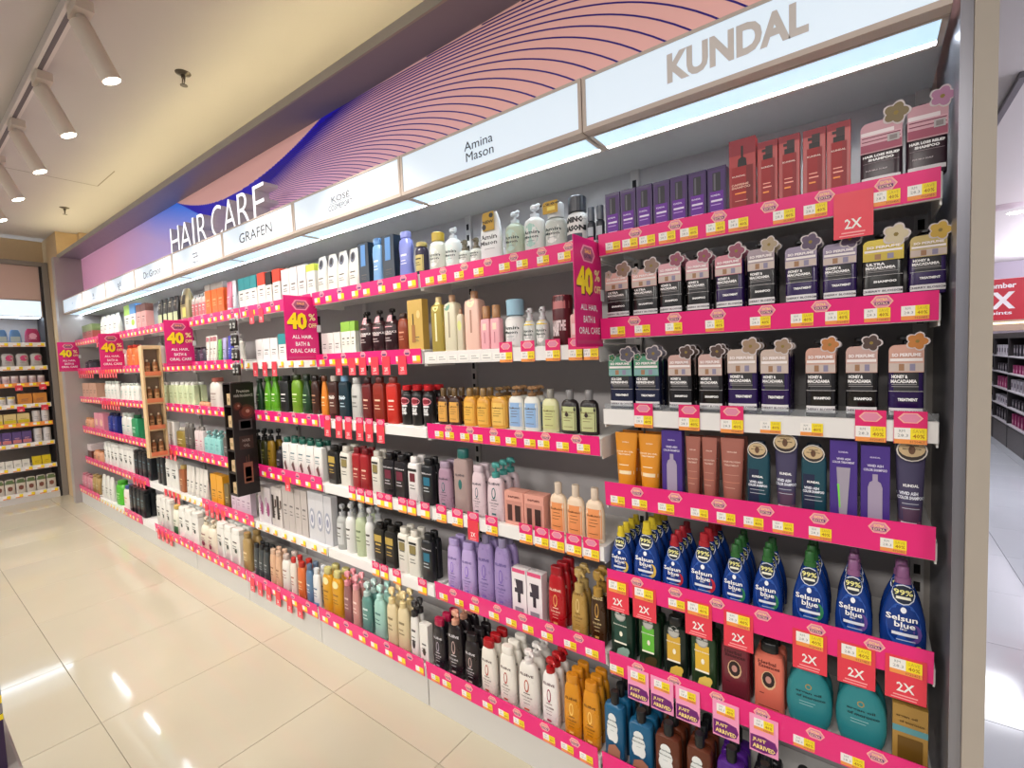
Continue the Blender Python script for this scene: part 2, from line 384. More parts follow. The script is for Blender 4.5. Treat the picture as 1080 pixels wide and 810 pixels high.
def mk_arr():
    g = G(); g.box((-.038, -.0016, -.062), (.038, -.0002, .05), rose)
    g.poly([(-.036, -.056), (.0, -.058), (.03, -.05), (.036, -.033), (.03, -.016), (0, -.01), (-.036, -.012)], -.002, -.0016, M('6e1c6e', .4))
    g.text('JUST', -.012, -.025, .036, .013, M('ffe38a'), y=-.0024, bold=.03); g.text('ARRIVED', 0, -.043, .06, .013, M('ffe38a'), y=-.0024, bold=.03); return g.build('arrival_tag')
def mk_tall():
    g = G(); g.box((-.034, -.001, -.004), (.034, 0, .082), M('e0246c', .4)); 
    for m, a, y in ((M('f6b9a8', .4), 1, -.0014), (M('e08aa6', .4), .84, -.0018)): g.poly([(-.026*a, .064), (-.014*a, .064-.013*a), (.014*a, .064-.013*a), (.026*a, .064), (.014*a, .064+.013*a), (-.014*a, .064+.013*a)], y, 0, m)
    return g.build('promo_tag')
proto = {}
for k, f in (('t', lambda: mk_tag(1)), ('T', lambda: mk_tag(0)), ('b', lambda: mk_badge(1)), ('B', lambda: mk_badge(0)), ('h', mk_hang), ('a', mk_arr), ('p', mk_tall)):
    o = f(); proto[k] = (o.name.split('.')[0], o.data); bpy.data.objects.remove(o)
SCL = {'t': (.8, .82), 'T': (.8, .82), 'b': (.72, .82), 'B': (.72, .82), 'h': (.82, .95), 'a': (.8, .98), 'p': (.95, .95)}
def put(k, par, x, y, z, s=1):
    nm, me = proto[k]; o = bpy.data.objects.new(nm, me); COL.objects.link(o); o.parent = par; o.location = (x, y, z); q = (1, 1) if par.name.startswith('promo_tag') else SCL[k]; o.scale = (s*q[0], 1, s*q[1]); return o
def u2x(b, r, us):
    z = zb(b, r)+.03; Y = YD if r == (7 if b == 1 else 6) else YS
    out = []
    for u in us:
        v = prj(bx(b-.5), Y, z)[1]
        for _ in range(4): v = prj(onY(u, v, Y)[0], Y, z)[1]
        out.append(onY(u, v, Y)[0])
    return out
TG = {(1,1): ([647,665,683,704,727,755,779,827,860,900,935,972],[671,713,759,812,870,934]), (1,2): ([652,678,711,754,802,846,883,925,965],[670,712,758,809,866,930]),
 (1,4): ([652,675,703,738,766,795,826,865,942],[673,713,759,808,864,927]), (1,5): ([652,680,714,737,779,854,903,955],[673,713,757,805,861,922]),
 (1,6): ([651,674,699,726,766,806,848,899],[674,712,757,804,860,925]), (1,7): ([660,690,730,780,840,900],[675,760,860]),
 (2,1): ([454,467,485,505.5,532.7,551.4,573.4,595.7],[468.6,491,516,543,572.6,601]), (2,3): ([464,475,491,504.7,522.8,539.7,559.5,574,594,616],[474.5,497,522,548.6,576.7,609]),
 (2,5): ([468.6,485,501,521.7,540,557.5,577.6,602,625],[479.4,502.6,526,552.6,581,611.5]), (2,6): ([460,472,492.7,515,532,548,579.7,599,619],[474,496,521,547,576,607.5])}
TALL = {(1,3): [679,727,772,918,960], (2,2): [534,557,583.5,608,623], (2,4): [466,483,499.6,519,555,571.7,588,605.8,624], (3,4): [372,381,390,402,410,425,435,449], (3,5): [397,406,419,446], (3,3): [346,358,368,380,390,402]}
HANG = {(1,1): [900], (1,5): [652,680,737,779,854,903,955], (2,4): [499.6], (3,2): [358,372,383,396,408,425], (3,3): [346,358,368,380,390,402], (4,1): [266,276], (4,2): [270,280,290], (4,4): [304],
        (4,6): [267,275,284,294,306,317], (8,1): [0], (8,2): [0], (8,3): [0], (6,4): [0], (6,5): [0], (5,5): [0], (9,2): [0], (7,5): [0], (6,6): [0]}
HALF = {(3,3), (5,3), (5,4), (7,5), (7,6)}                # pink strip on the left part only
def shelf(b, r):
    nr = 7 if b == 1 else 6; deck = r == nr; Y = YD if deck else YS
    z = zb(b, r); xc = bx(b-.5); hw = W/2-.006; BT = bt(b, r)
    s = empty('shelf', (xc, Y, z)); col = 'white fronted' if (b, r) in WHITE else 'pink stripped'
    tag(s, '%s metal shelf, %s of %s' % (col, rowname(b, r), bayname(b)), 'shelf')
    g = G(); g.cbox((-hw, .012, BT-.03), (hw, YB-.024-Y, BT), white, .0012); g.build('board', s)
    g = G(); g.cbox((-hw, 0, 0), (hw, .012, BT-.004 if (b, r) not in WHITE or (b, r) == (3,3) else BT+.004), white, .0015)
    if not deck: g.box((hw-.004, .012, -.012), (hw, .2, BT-.03), white).box((-hw, .012, -.012), (-hw+.004, .2, BT-.03), white)
    g.build('price_rail', s)
    lo = b > 2; half = (b, r) in HALF; par = s; y0 = -.003
    if (b, r) not in WHITE or half:
        top = .073 if r < 4 else .088; x1 = hw-.004
        if half: x1 = hw-.35
        if (b, r) == (3,3): x1 = -hw+.05
        ps = G().box((-hw+.002, -.003, .002), (x1, -.0005, top), pink).build('promo_strip', s); ps.rotation_euler = (.06, 0, 0); par = ps
    else: x1 = hw
    if (b, r) in TG:
        xs, bs = [[x-xc for x in u2x(b, r, q)] for q in TG[(b, r)]]
    else:
        n = 8; xs = [-hw+.06+(2*hw-.1)*i/(n-1)+random.uniform(-.012, .012) for i in range(n)]; bs = [-hw+.1+(2*hw-.2)*i/4 for i in range(5)]
        if half: xs = [x for x in xs if x < x1-.03]; bs = [x for x in bs if x < x1-.03]
    if (b, r) in TALL:
        for x in u2x(b, r, TALL[(b, r)]):
            q = put('p', s, x-xc, -.002, 0, 1 if b < 3 else .95); put('t' if b < 3 else 'T', q, 0, -.0012, -.004)
        if (b, r) == (1,3):
            for x in u2x(1, 3, [812.6, 856]): put('t', s, x-xc, -.001, .002)
        if (b, r) == (2,2):
            for i in range(7):
                G().box((-.028, -.0012, .008), (.028, -.0002, .036), paper).box((-.02, -.0016, .016), (.02, -.0012, .019), M('9a9a9a')).box((-.02, -.0016, .026), (.008, -.0012, .029), M('9a9a9a')).build('price_tag', s, loc=(-hw+.05+i*.065, 0, 0))
    else:
        for x in xs: put('T' if lo else 't', par, x, y0, .006)
        if (b, r) not in WHITE or half:
            for x in bs: put('B' if lo else 'b', par, x, y0, .056 if r < 4 else .066)
    if (b, r) in HANG:
        us = HANG[(b, r)]; X = [x-xc for x in u2x(b, r, us)] if us[0] else [-hw+.08+i*.1 for i in range(4 if b < 8 else 7)]
        for x in X:
            q = put('h', s, x, -.0055, 0)
            if b == 1: q.scale = (1.12, 1, 1.2)
    if (b, r) == (1,6):
        for x in u2x(1, 6, [674, 699, 726, 766, 806]): put('a', s, x-xc, -.0078, .006).scale = (1.02, 1, 1.05)
        for x in u2x(1, 6, [674, 699, 726, 766, 806]): put('t', s, x-xc, -.0099, .014)
    if (b, r) == (1,5):
        for x in u2x(1, 5, HANG[(1,5)]): put('t', s, x-xc, -.008, .008).scale = (.98, 1, .95)
    if (b, r) == (1,3):
        g = G(); g.box((-hw, .013, BT), (hw, .015, BT+.022), M('f4f8fa', .05, kind='clear', t=.9)); g.build('clear_riser', s)
    if deck: 
        g = G(); g.cbox((-hw-.003, .008, -z), (hw+.003, .022, .0), M('c9c7c2', .35), .001); g.build('kick_panel', s)
for b in range(1, NB+1):
    for r in range(1, 8 if b == 1 else 7): shelf(b, r)
# ------------------------------------------------------------------ products
PROF = {
 'rect': ([(0, .93, .9), (.015, 1, 1), (.9, 1, 1), (.965, .9, .9), (1, .45, .5)], 5),
 'pouch': ([(0, .9, .8), (.03, 1, 1), (.5, .97, .95), (.8, .85, .6), (1, .6, .3)], 3),
 'oval': ([(0, .9, .9), (.025, 1, 1), (.7, 1, 1), (.88, .92, .92), (.96, .7, .75), (1, .4, .5)], 2.4),
 'drop': ([(0, .86, .85), (.03, .98, 1), (.3, 1, 1), (.52, .93, .95), (.7, .78, .8), (.84, .58, .65), (.94, .42, .52), (1, .36, .5)], 2.6),
 'argan': ([(0, .62, .8), (.04, .76, 1), (.15, .91, 1), (.32, 1, 1), (.5, 1, 1), (.68, .92, 1), (.82, .74, .9), (.93, .5, .75), (1, .36, .6)], 2.6),
 'slim': ([(0, .88, .9), (.02, .97, 1), (.35, 1, 1), (.7, .95, .95), (.9, .84, .85), (.97, .7, .75), (1, .5, .6)], 2.8),
 'round': ([(0, .94, .94), (.02, 1, 1), (.82, 1, 1), (.92, .88, .88), (1, .5, .5)], 2),
 'jar': ([(0, .95, .95), (.04, 1, 1), (.93, 1, 1), (1, .92, .92)], 2),
 'waist': ([(0, .95, .9), (.03, 1, 1), (.45, .86, .9), (.75, .95, .95), (.92, .85, .85), (1, .5, .5)], 2.6),
 'tube': ([(0, .74, 1), (.02, .76, 1), (.3, .84, .85), (.65, .93, .5), (.95, 1, .14), (1, 1, .1)], 2.2),
}
RES = [1]
CAPF = {'flip': .87, 'flat': .88, 'screw': .87, 'pump': .74, 'spray': .72, 'dropper': .62, 'mist': .6, 'none': 1, 'wood': .72, 'tubecap': .86, 'squeeze': .8}
class Shape:
    def __init__(s, kind, w, h, dr, z0=0):
        s.kind, s.hw, s.h, s.hd, s.z0 = kind, w/2, h, w*dr/2, z0
        s.pr, s.n = PROF.get(kind, (None, 0))
    def at(s, z):
        t = min(1, max(0, (z-s.z0)/s.h)); p = s.pr
        for i in range(len(p)-1):
            if t <= p[i+1][0]:
                k = (t-p[i][0])/(p[i+1][0]-p[i][0]+1e-9); return (p[i][1]*(1-k)+p[i+1][1]*k)*s.hw, (p[i][2]*(1-k)+p[i+1][2]*k)*s.hd
        return p[-1][1]*s.hw, p[-1][2]*s.hd
    def y(s, x, z, off):
        if s.kind == 'box': return -s.hd-off
        a, d = s.at(z); q = min(.985, abs(x)/a); return -d*(1-q**s.n)**(1/s.n)-off
def face(g, sh, els, H):
    # els painted on the front: coordinates x in -1..1 of the half width, z in 0..1 of the whole height H
    off = .0005; flat = sh.kind == 'box'
    for e in els:
        k = e[0]
        if k == 'r':
            _, x0, z0, x1, z1, c = e; m = M(c, .45); nx = 1 if flat else 6; nz = 1 if flat else max(1, min(5, int((z1-z0)*10)))
            vs = []; fs = []
            for j in range(nz+1):
                z = (z0+(z1-z0)*j/nz)*H; a = sh.hw if flat else sh.at(z)[0]
                for i in range(nx+1):
                    x = (x0+(x1-x0)*i/nx)*a; vs.append((x, sh.y(x, z, off), z))
            for j in range(nz):
                for i in range(nx): q = j*(nx+1)+i; fs.append((q, q+1, q+nx+2, q+nx+1))
            g.add(vs, fs, m)
        elif k in 'ep':
            if k == 'e':
                _, cx, cz, rx, rz, c = e; P = [(cx+rx*math.cos(t*.5236), cz+rz*math.sin(t*.5236)) for t in range(12)]
            else: P = e[1]; c = e[2]; cx = sum(p[0] for p in P)/len(P); cz = sum(p[1] for p in P)/len(P)
            vs = [(cx*sh.hw, sh.y(cx*sh.hw, cz*H, off), cz*H)]+[(x*sh.hw, sh.y(x*sh.hw, z*H, off), z*H) for x, z in P]; n = len(P)
            g.add(vs, [(0, 1+i, 1+(i+1) % n) for i in range(n)], M(c, .45))
        elif k == 't':
            _, s, x, z, w, h, c = e[:7]; g.text(s, x*sh.hw, z*H, w*sh.hw*2, h*H, M(c, .45), f=lambda a, b: sh.y(a, b, off+.0003), bold=e[7] if len(e) > 7 else .02, res=RES[0])
        off += .0003
def flower(g, cx, cz, r, y, c, edge='cdc2c2'):
    for kk, cc, yy in ((1.12, edge, y), (.95, c, y-.0006)):
        P = []
        for t in range(30):
            a = t*math.pi/15; q = r*kk*(.72+.28*abs(math.cos(2.5*a))); P.append((cx+q*math.cos(a), cz+q*math.sin(a)))
        g.poly(P, yy, yy+.0008, M(cc, .5))
    g.poly([(cx+.2*r*math.cos(t), cz+.2*r*math.sin(t)) for t in (0, 1, 2, 3, 4, 5)], y-.0012, y-.0005, M('8a7430', .5))
def build_product(T, w, h, hi=True):
    """one product: body, closure, label (and neck card) as children of an Empty at its base"""
    kind = T['sh']; root = empty(T['n'], (0, 0, 0)); seg = 24 if hi else 14
    fin = T.get('fin', .32); bm = M(T['col'], fin) if not T.get('clear') else M(T['col'], .12, kind='clear', t=T['clear'])
    cc = T.get('cap', 'none'); capc = T.get('cc', '222222'); cmt = M(capc, .3, T.get('cm', 0.)); dr = T.get('dr', .6)
    def B(g, name, s=40): return g.build(name, root, smooth=s)
    if kind == 'box':
        sh = Shape('box', w, h, dr); g = G(); g.cbox((-w/2, -w*dr/2, 0), (w/2, w*dr/2, h), bm, .0008)
        if T.get('top'): g.box((-w/2-.0004, -w*dr/2-.0004, h*T['top'][0]), (w/2+.0004, w*dr/2+.0004, h+.0004), M(T['top'][1], .35))
        B(g, 'carton', 30); topz = h
    elif kind == 'tube':
        f = .13; sh = Shape('tube', w, h*(1-f), dr, h*f); g = G(); g.rings([(h*f+p[0]*h*(1-f), p[1]*w/2, max(.0015, p[2]*w*dr/2)) for p in sh.pr], bm, 2.2, seg); B(g, 'body')
        g = G(); g.rings([(0, .70*w/2, .98*w*dr/2), (h*.01, .74*w/2, w*dr/2), (h*f, .76*w/2, w*dr/2)], cmt, 2.2, seg); B(g, 'cap'); topz = h
    else:
        bf = T.get('bf', CAPF[cc]); bh = h*bf; sh = Shape(kind, w, bh, dr)
        g = G(); g.rings([(p[0]*bh, p[1]*w/2, p[2]*w*dr/2) for p in sh.pr], bm, sh.n, seg); B(g, 'body')
        ca, cd_ = sh.pr[-1][1]*w/2, sh.pr[-1][2]*w*dr/2; r = max(min(ca, cd_)*.95, .006); ch = h-bh; g = G(); z = bh-.001
        if cc == 'flip':
            a = max(ca*1.35, w*.3); d = max(cd_*1.2, .8*w*dr/2); g.rings([(z, a*.96, d*.96), (z+ch*.1, a, d), (z+ch*.9, a*.97, d*.97), (z+ch, a*.85, d*.85)], cmt, 2.4, seg); nm = 'cap'
        elif cc == 'flat':
            g.rings([(z-.003, w/2*.93, w*dr/2*.93), (z+ch*.8, w/2*.9, w*dr/2*.9), (z+ch, w/2*.72, w*dr/2*.72)], cmt, sh.n, seg); nm = 'cap'
        elif cc in ('screw', 'wood'):
            q = w*.36 if cc == 'wood' else w*T.get('cr', .2); q2 = min(q, w*dr*.48) if cc == 'wood' else q; g.rings([(z, q*.98, q2*.98), (z+ch*.92, q, q2), (z+ch, q*.88, q2*.88)], cmt, 2, 14); nm = 'cap'
        elif cc == 'squeeze':
            g.rings([(z, ca, cd_), (z+ch*.35, ca*.98, cd_*.95), (z+ch*.37, ca*.82, cd_*.85), (z+ch*.97, ca*.72, cd_*.8), (z+ch, ca*.6, cd_*.7)], cmt, 2.2, 14); nm = 'cap'
        elif cc == 'pump':
            q = min(w*.3, .018); g.rings([(z, q, q), (z+ch*.32, q, q), (z+ch*.36, q*.7, q*.7)], cmt, 2, 14); g.tube([(0, 0, z+ch*.3), (0, 0, z+ch*.72)], q*.28, cmt, 8)
            g.rings([(z+ch*.62, q*.6, q*.6), (z+ch*.7, q*.95, q*.8), (z+ch*.93, q*.95, q*.8), (z+ch, q*.7, q*.6)], cmt, 2.4, 12)
            g.tube([(q*.3, -q*.1, z+ch*.86), (q*1.5, -q*.9, z+ch*.87), (q*2.0, -q*1.2, z+ch*.78)], [q*.45, q*.36, q*.26], cmt, 8); nm = 'pump'
        elif cc == 'spray':
            q = w*.2; g.rings([(z, q*1.3, q*1.3), (z+ch*.25, q*1.25, q*1.25), (z+ch*.3, q*.8, q*.8), (z+ch*.6, q*.8, q*.8), (z+ch*.62, q*1.2, q), (z+ch, q*.9, q*.8)], cmt, 2.2, 12); g.box((-q*.3, -q*2, z+ch*.7), (q*.3, -q*.8, z+ch*.82), cmt); nm = 'spray_head'
        elif cc == 'dropper':
            q = w*.2; g.rings([(z, q, q), (z+ch*.3, q, q), (z+ch*.34, q*.6, q*.6), (z+ch*.9, q*.45, q*.45), (z+ch, q*.2, q*.2)], cmt, 2, 12); nm = 'dropper'
        elif cc == 'mist':
            g.rings([(z, w*.4, w*.4*min(1, dr*1.2)), (z+ch*.97, w*.38, w*.38*min(1, dr*1.2)), (z+ch, w*.33, w*.33*min(1, dr*1.2))], cmt, 2, 14); nm = 'cap'
        else: nm = None
        if nm: B(g, nm)
        if T.get('glue'): pass
    if T.get('el'):
        g = G(); face(g, sh, T['el'], h); g.build('label', root, smooth=40)
    if T.get('card'):
        cd2 = T['card']; z0, z1 = cd2['z']; y = -(w*dr/2+.0035); g = G(); hw = w/2*cd2.get('k', 1); c1 = cd2['c']
        sh2 = Shape('box', w, h, dr); sh2.hd = w*dr/2+.0035
        if cd2.get('round'):
            R2 = hw; cz = z1*h-R2; P = [(R2*math.cos(t*.3927), cz+R2*.92*math.sin(t*.3927)) for t in range(16)]
            g.poly(P, y, y+.001, M('d9d2c8', .4)); g.poly([(x*.9, cz+(z-cz)*.9) for x, z in P], y-.0006, y, M('3a3230', .4)); g.poly([(x*.85, cz+.12*R2+(z-cz)*.72) for x, z in P], y-.001, y-.0006, M(c1, .4))
            g.poly([(x*.22, cz+.05*R2+(z-cz)*.4) for x, z in P], y-.0014, y-.001, M('6b4c38', .4))
            g.text('BEFORE   AFTER', 0, cz+.12*R2, R2*1.2, R2*.1, M('33261f'), y=y-.0014, bold=.03); g.text('VIVID ASH', 0, cz+.42*R2, R2*.8, R2*.12, M('33261f'), y=y-.0014, bold=.03)
        else:
            a, b = z0*h, z1*h; g.poly([(-hw, a), (hw, a), (hw, b*.97+a*.03), (hw*.93, b), (-hw*.75, b-.03*(b-a)), (-hw*.92, b-.1*(b-a)), (-hw, b-.2*(b-a))], y, y+.001, M(c1, .5))
            face(g, sh2, cd2.get('el', []), h)
            if cd2.get('fl'): flower(g, hw*cd2.get('fx', .62), b+.006, w*.31, y-.0012, cd2['fl'])
            if cd2.get('fl2'): flower(g, -hw*.68, b-.004, w*.15, y-.0012, cd2['fl2'])
        B(g, 'neck_card', 20)
    return root
LABN = {}
def run(T, X, Y, Z, n, w, h, rows, where, pitch, rz=0, hi=True, dirv=(1, 0), bdir=(0, 1)):
    first = None; dep = w*T.get('dr', .6); key = (T['d'], where); base = LABN.get(key, 0)
    for k in range(rows):
        for i in range(n):
            jx, jy = random.uniform(-.0012, .0012), random.uniform(0, .004)
            if T['sh'] == 'box': jx = 0
            off = k*(dep+.007)+jy
            loc = (X+dirv[0]*(i*pitch+jx)+bdir[0]*off, Y+dirv[1]*(i*pitch+jx)+bdir[1]*off, Z+.0003)
            r = rz+random.uniform(-.05, .05)*(0 if T['sh'] == 'box' else 1)+(T.get('rz', 0))
            if first is None: first = build_product(T, w, h, hi); o = first; o.location = loc; o.rotation_euler = (0, 0, r)
            else: o = dup(first, loc, r)
            num = base+i
            lab = T['d']
            tot = TOT[key] if key in TOT else n
            if tot > 1: lab += ', '+ORD[min(num, 12)]+' from left'
            if k: lab += ', '+('row behind' if k == 1 else ORD[k]+' row back')
            tag(o, lab+', '+where, T['c'], T['n'].replace('_', ' ')+' row, '+where if n*rows > 1 or tot > 1 else None)
    LABN[key] = base+n
def place(b, r, items):
    RES[0] = 2 if b == 1 else 1
    deck = r == (7 if b == 1 else 6); Yf = (YD+.02) if deck else 1.553; z = zb(b, r)+bt(b, r)
    wh = rowname(b, r)+', '+bayname(b)
    for it in items:
        d = TYPES[it[0]]['d']; TOT[(d, wh)] = TOT.get((d, wh), 0)+(it[4] if len(it) > 4 else 1)
    for it in items:
        T = TYPES[it[0]]; u0, u1, vt = it[1:4]; n = it[4] if len(it) > 4 else 1; rows = it[5] if len(it) > 5 else 1
        Yc = Yf+.022
        def X(u):
            v = prj(bx(b-.5), Yc, z+.08)[1]
            for _ in range(4): v = prj(onY(u, v, Yc)[0], Yc, z+.08)[1]
            return onY(u, v, Yc)[0]
        xa, xb = X(u0), X(u1)
        if b > 2:
            lo, hi_ = bx(b)-(.0 if False else .0), bx(b-1)
        p = (xb-xa)/n; wd = p*(.93 if n > 1 or b > 2 else .97); 
        if T['sh'] == 'box': wd = p*.955
        h = onY((u0+u1)/2, vt, Yf+min(.07, wd*T.get('dr', .6)/2)+(.008 if vt > 430 else 0))[1]-z if vt > 1 else vt
        ceilz = (zb(b, r-1)+.01-z) if r > 1 else 2.36-z
        h = min(max(h, .05), ceilz-.004)
        # keep inside this bay's back wall
        dep = wd*T.get('dr', .6); rows = max(1, min(rows, int((YB-.03-Yf)/(dep+.008))))
        yc = Yf+dep/2+T.get('back', 0)
        run(T, xa+p/2, yc, z, n, wd, h, rows, wh, p, hi=b < 4)
TOT = {}
# ------------------------------------------------------------------ kinds of product
TYPES = {}
def D(key, n, c, d, sh, col, cap='none', cc='222222', dr=.6, el=None, **k):
    TYPES[key] = dict(n=n, c=c, d=d, sh=sh, col=col, cap=cap, cc=cc, dr=dr, el=el or [], **k)
def bars(x0, x1, zs, c, t=.012): return [('r', x0, z, x1-(i % 2)*.12*(x1-x0), z+t, c) for i, z in enumerate(zs)]
# ---- nearest bay
D('psb', 'serum_carton', 'carton', 'slim purple carton picturing a dropper bottle', 'box', '321450', dr=.8, el=[('r', -.85, .05, .85, .93, '452664'), ('r', -.42, .5, .42, .88, '23202a'), ('r', -.3, .52, -.1, .86, '5d5a66'), ('r', -.72, .1, .72, .5, '661a98'), ('t', 'KUNDAL', -.1, .42, .5, .035, 'f0e4ff'), ('r', -.6, .29, .6, .33, 'e8dcf4'), ('r', -.6, .22, .45, .24, 'c79be6'), ('r', -.6, .06, .6, .1, 'f2c6ee')])
D('rbx', 'pump_carton', 'carton', 'large red carton picturing a pump bottle', 'box', 'aa2c2e', dr=.55, el=[('r', -1, .78, 1, 1, '8c2430'), ('r', -.08, .72, .08, .9, '1f1416'), ('p', [(-.35, .62), (.35, .62), (.3, .72), (.1, .745), (-.1, .745), (-.3, .72)], '1f1416'), ('r', -.8, .03, .8, .62, '9c151a'), ('r', .3, .03, .8, .62, '781216'), ('t', 'KUNDAL', -.25, .49, .5, .022, 'ffd9d0'), ('t', 'CAFFEINE\nSHAMPOO', -.1, .35, .7, .07, 'ffc9b4'), ('r', -.55, .24, .3, .26, 'ff9a4a'), ('r', -.55, .14, .4, .15, 'f2a79a')])
D('rsb', 'spray_carton', 'carton', 'slim red carton picturing a spray bottle', 'box', 'ae302e', dr=.6, el=[('r', -1, .9, 1, 1, '8c2430'), ('r', -.45, .72, .5, .8, '24191b'), ('r', -.2, .8, .5, .92, '3a2a2c'), ('r', -.55, .84, -.2, .88, '3a2a2c'), ('r', -.62, .04, .68, .72, '9c151a'), ('r', .3, .04, .68, .72, '8f1c22'), ('t', 'KUNDAL', 0, .6, .6, .025, 'ffe3da'), ('r', -.45, .34, .3, .355, 'ffb0a0'), ('r', -.45, .28, .4, .3, 'ffb0a0'), ('r', -.45, .2, .15, .225, 'ff9a4a')])
hl = dict(z=(.52, 1.02), c='c99aa4', k=.98, fx=.7, el=[('r', -.95, .54, .95, .66, 'a04a62'), ('r', -.95, .66, .95, .8, 'd8a8b4'), ('r', -.95, .8, .6, .86, 'e9dde0'), ('r', -.9, .7, .9, .715, '7c2c44'), ('r', -.9, .76, .9, .775, '7c2c44'), ('r', .3, .64, .85, .75, 'b9b4b4'), ('r', .4, .66, .75, .73, '8a8080')])
hle = [('t', 'HAIR LOSS RELIEF', 0, .47, .86, .04, 'ffffff', .05), ('t', 'SHAMPOO', 0, .41, .6, .04, 'ffffff', .05), ('r', -.85, .36, .85, .364, 'b8a4aa'), ('t', 'FOR MILD SCALP', -.2, .24, .5, .022, 'd8ccd0'), ('r', -.92, .07, .92, .13, 'e9e4e6')]
D('hla', 'pump_bottle', 'bottle', 'aubergine pump bottle with brown flower card', 'rect', '2c1220', 'pump', '191014', .55, hle, bf=.9, card=dict(hl, fl='7a6a48'))
D('hlb', 'pump_bottle', 'bottle', 'aubergine pump bottle with mauve flower card', 'rect', '2c1220', 'pump', '191014', .55, hle, bf=.9, card=dict(hl, fl='b07a9a'))
def kun(key, d, body, card, fl, kindt, fl2=None, sc='c8b8b0', band='2c2b2e', title=('HONEY &', 'MACADAMIA')):
    ce = [('r', -.95, .58, .95, .68, sc), ('r', -.4, .59, -.1, .67, 'a07858'), ('r', .2, .59, .5, .67, '8c86a0'), ('r', -.9, .70, .9, .735, 'f0e8e6'), ('r', -.8, .75, .8, .80, card), ('t', 'SO PERFUME', 0, .775, .8, .04, 'f7eeee', .04)]
    el = [('r', -.95, .34, .95, .57, band), ('t', title[0], -.35, .52, .45, .042, 'f4f2f2', .05), ('t', title[1], -.12, .465, .72, .042, 'f4f2f2', .05), ('r', -.8, .425, .6, .432, 'a8a4a4'), ('r', -.8, .40, .7, .407, 'a8a4a4'), ('r', -.95, .345, .95, .35, 'd8d4d4'), ('t', kindt, .1, .25, .55, .035, 'ffffff', .05), ('r', -.94, .06, .94, .15, 'ece9ea'), ('t', 'CHERRY BLOSSOM', 0, .105, 1, .03, '55505a')]
    D(key, 'pump_bottle', 'bottle', d, 'rect', body, 'pump', '121013', .62, el, bf=.86, fin=.25, card=dict(z=(.57, .9), c=card, k=.97, fl=fl, fl2=fl2, el=ce))
kun('k1', 'black bottle, pale pink card with blossoms', '1b191b', 'e4b4ae', '8c7468', 'SHAMPOO', 'b09c94', band='333333', title=('ULTRA', 'MACADAMIA'))
kun('k2', 'black bottle, pink card with rose flower', '1b191b', 'd9a4ae', '8e4c60', 'SHAMPOO')
kun('k3', 'violet bottle, pink card with rose flower', '2c1552', 'd08a98', '8e4c60', 'TREATMENT')
kun('k4', 'black bottle, grey card with tan flower', '1b191b', 'a898a0', 'a8967c', 'SHAMPOO')
kun('k5', 'violet bottle, white musk card', '2c1552', '9c90a8', '5c4c64', 'TREATMENT')
kun('k6', 'black bottle, yellow card with lily', '1b1a18', 'd9c24e', 'c9bc9c', 'SHAMPOO', sc='c8b044', title=('ULTRA', 'MACADAMIA'))
kun('k7', 'violet bottle, yellow ylang card', '2c1552', 'c9b474', 'c9a440', 'TREATMENT')
kun('k8', 'navy bottle, green leaf card', '1a1f3c', '5a9a7c', '5e5a66', 'TREATMENT', '2f6a48', sc='7fa8a8', title=('ICE & CLEAR', 'REFRESHING'))
kun('k9', 'black bottle, brown blossom card', '171416', 'c8a49c', '4e3a34', 'SHAMPOO')
kun('ka', 'black bottle, orange peach card', '171416', 'cfa090', 'b8763c', 'SHAMPOO')
kun('kb', 'violet bottle, orange peach card', '2a1450', 'cfa090', 'c07a34', 'TREATMENT')
kun('kc', 'violet bottle, tan flower card', '2a1450', 'c8b4a8', '9a8068', 'TREATMENT')
D('otb', 'hair_tube', 'tube', 'orange squeeze tube with cream band', 'tube', 'e09224', cc='c87c1c', dr=.62, el=[('r', -.9, .3, .9, .36, 'f6e2b8'), ('t', 'HYDRO', 0, .84, .3, .02, 'fff0d0'), ('t', 'LEAVE IN OIL', -.1, .68, .8, .025, 'fff0d0'), ('t', 'TREATMENT', -.1, .635, .6, .025, 'fff0d0'), ('r', -.6, .45, .4, .465, 'fbe8c0')])
D('pbx', 'color_carton', 'carton', 'purple carton with grey bottle silhouette', 'box', '4c3488', dr=.5, el=[('t', 'KUNDAL', 0, .86, .35, .02, 'd8ccf4'), ('t', 'VIVID ASH', 0, .76, .55, .03, 'f0eaff'), ('t', 'COLOR SHAMPOO', 0, .71, .8, .03, 'f0eaff'), ('p', [(-.5, .09), (.5, .09), (.5, .5), (.38, .56), (.18, .58), (.18, .66), (-.18, .66), (-.18, .58), (-.38, .56), (-.5, .5)], 'a99cb4'), ('r', -.8, .02, .8, .05, 'f2eef8')])
D('pbt', 'color_carton', 'carton', 'purple carton with grey tube silhouette', 'box', '4c3488', dr=.5, el=[('t', 'KUNDAL', 0, .86, .35, .02, 'd8ccf4'), ('t', 'VIVID ASH', 0, .78, .5, .025, 'f0eaff'), ('t', 'COLOR TREATMENT', 0, .74, .8, .025, 'f0eaff'), ('p', [(-.3, .1), (.25, .1), (.28, .18), (.5, .68), (-.5, .68), (-.34, .18)], 'a49cac'), ('p', [(-.46, .48), (-.3, .48), (-.2, .2), (-.3, .2)], '7ce04c'), ('r', -.8, .03, .8, .07, 'f2eef8')])
D('ctb', 'hair_tube', 'tube', 'copper brown squeeze tube', 'tube', 'a8685a', cc='a05a4c', dr=.6, fin=.3, el=[('r', -.8, .36, .8, .37, 'd08a70'), ('t', 'SERUM', 0, .8, .4, .02, 'eac8b8'), ('t', 'HAIR PROTEIN', 0, .66, .7, .025, 'eac8b8'), ('t', 'TREATMENT', 0, .61, .6, .025, 'eac8b8'), ('r', -.7, .47, .7, .475, 'd9a892'), ('r', -.7, .28, .4, .29, 'd9a892')])
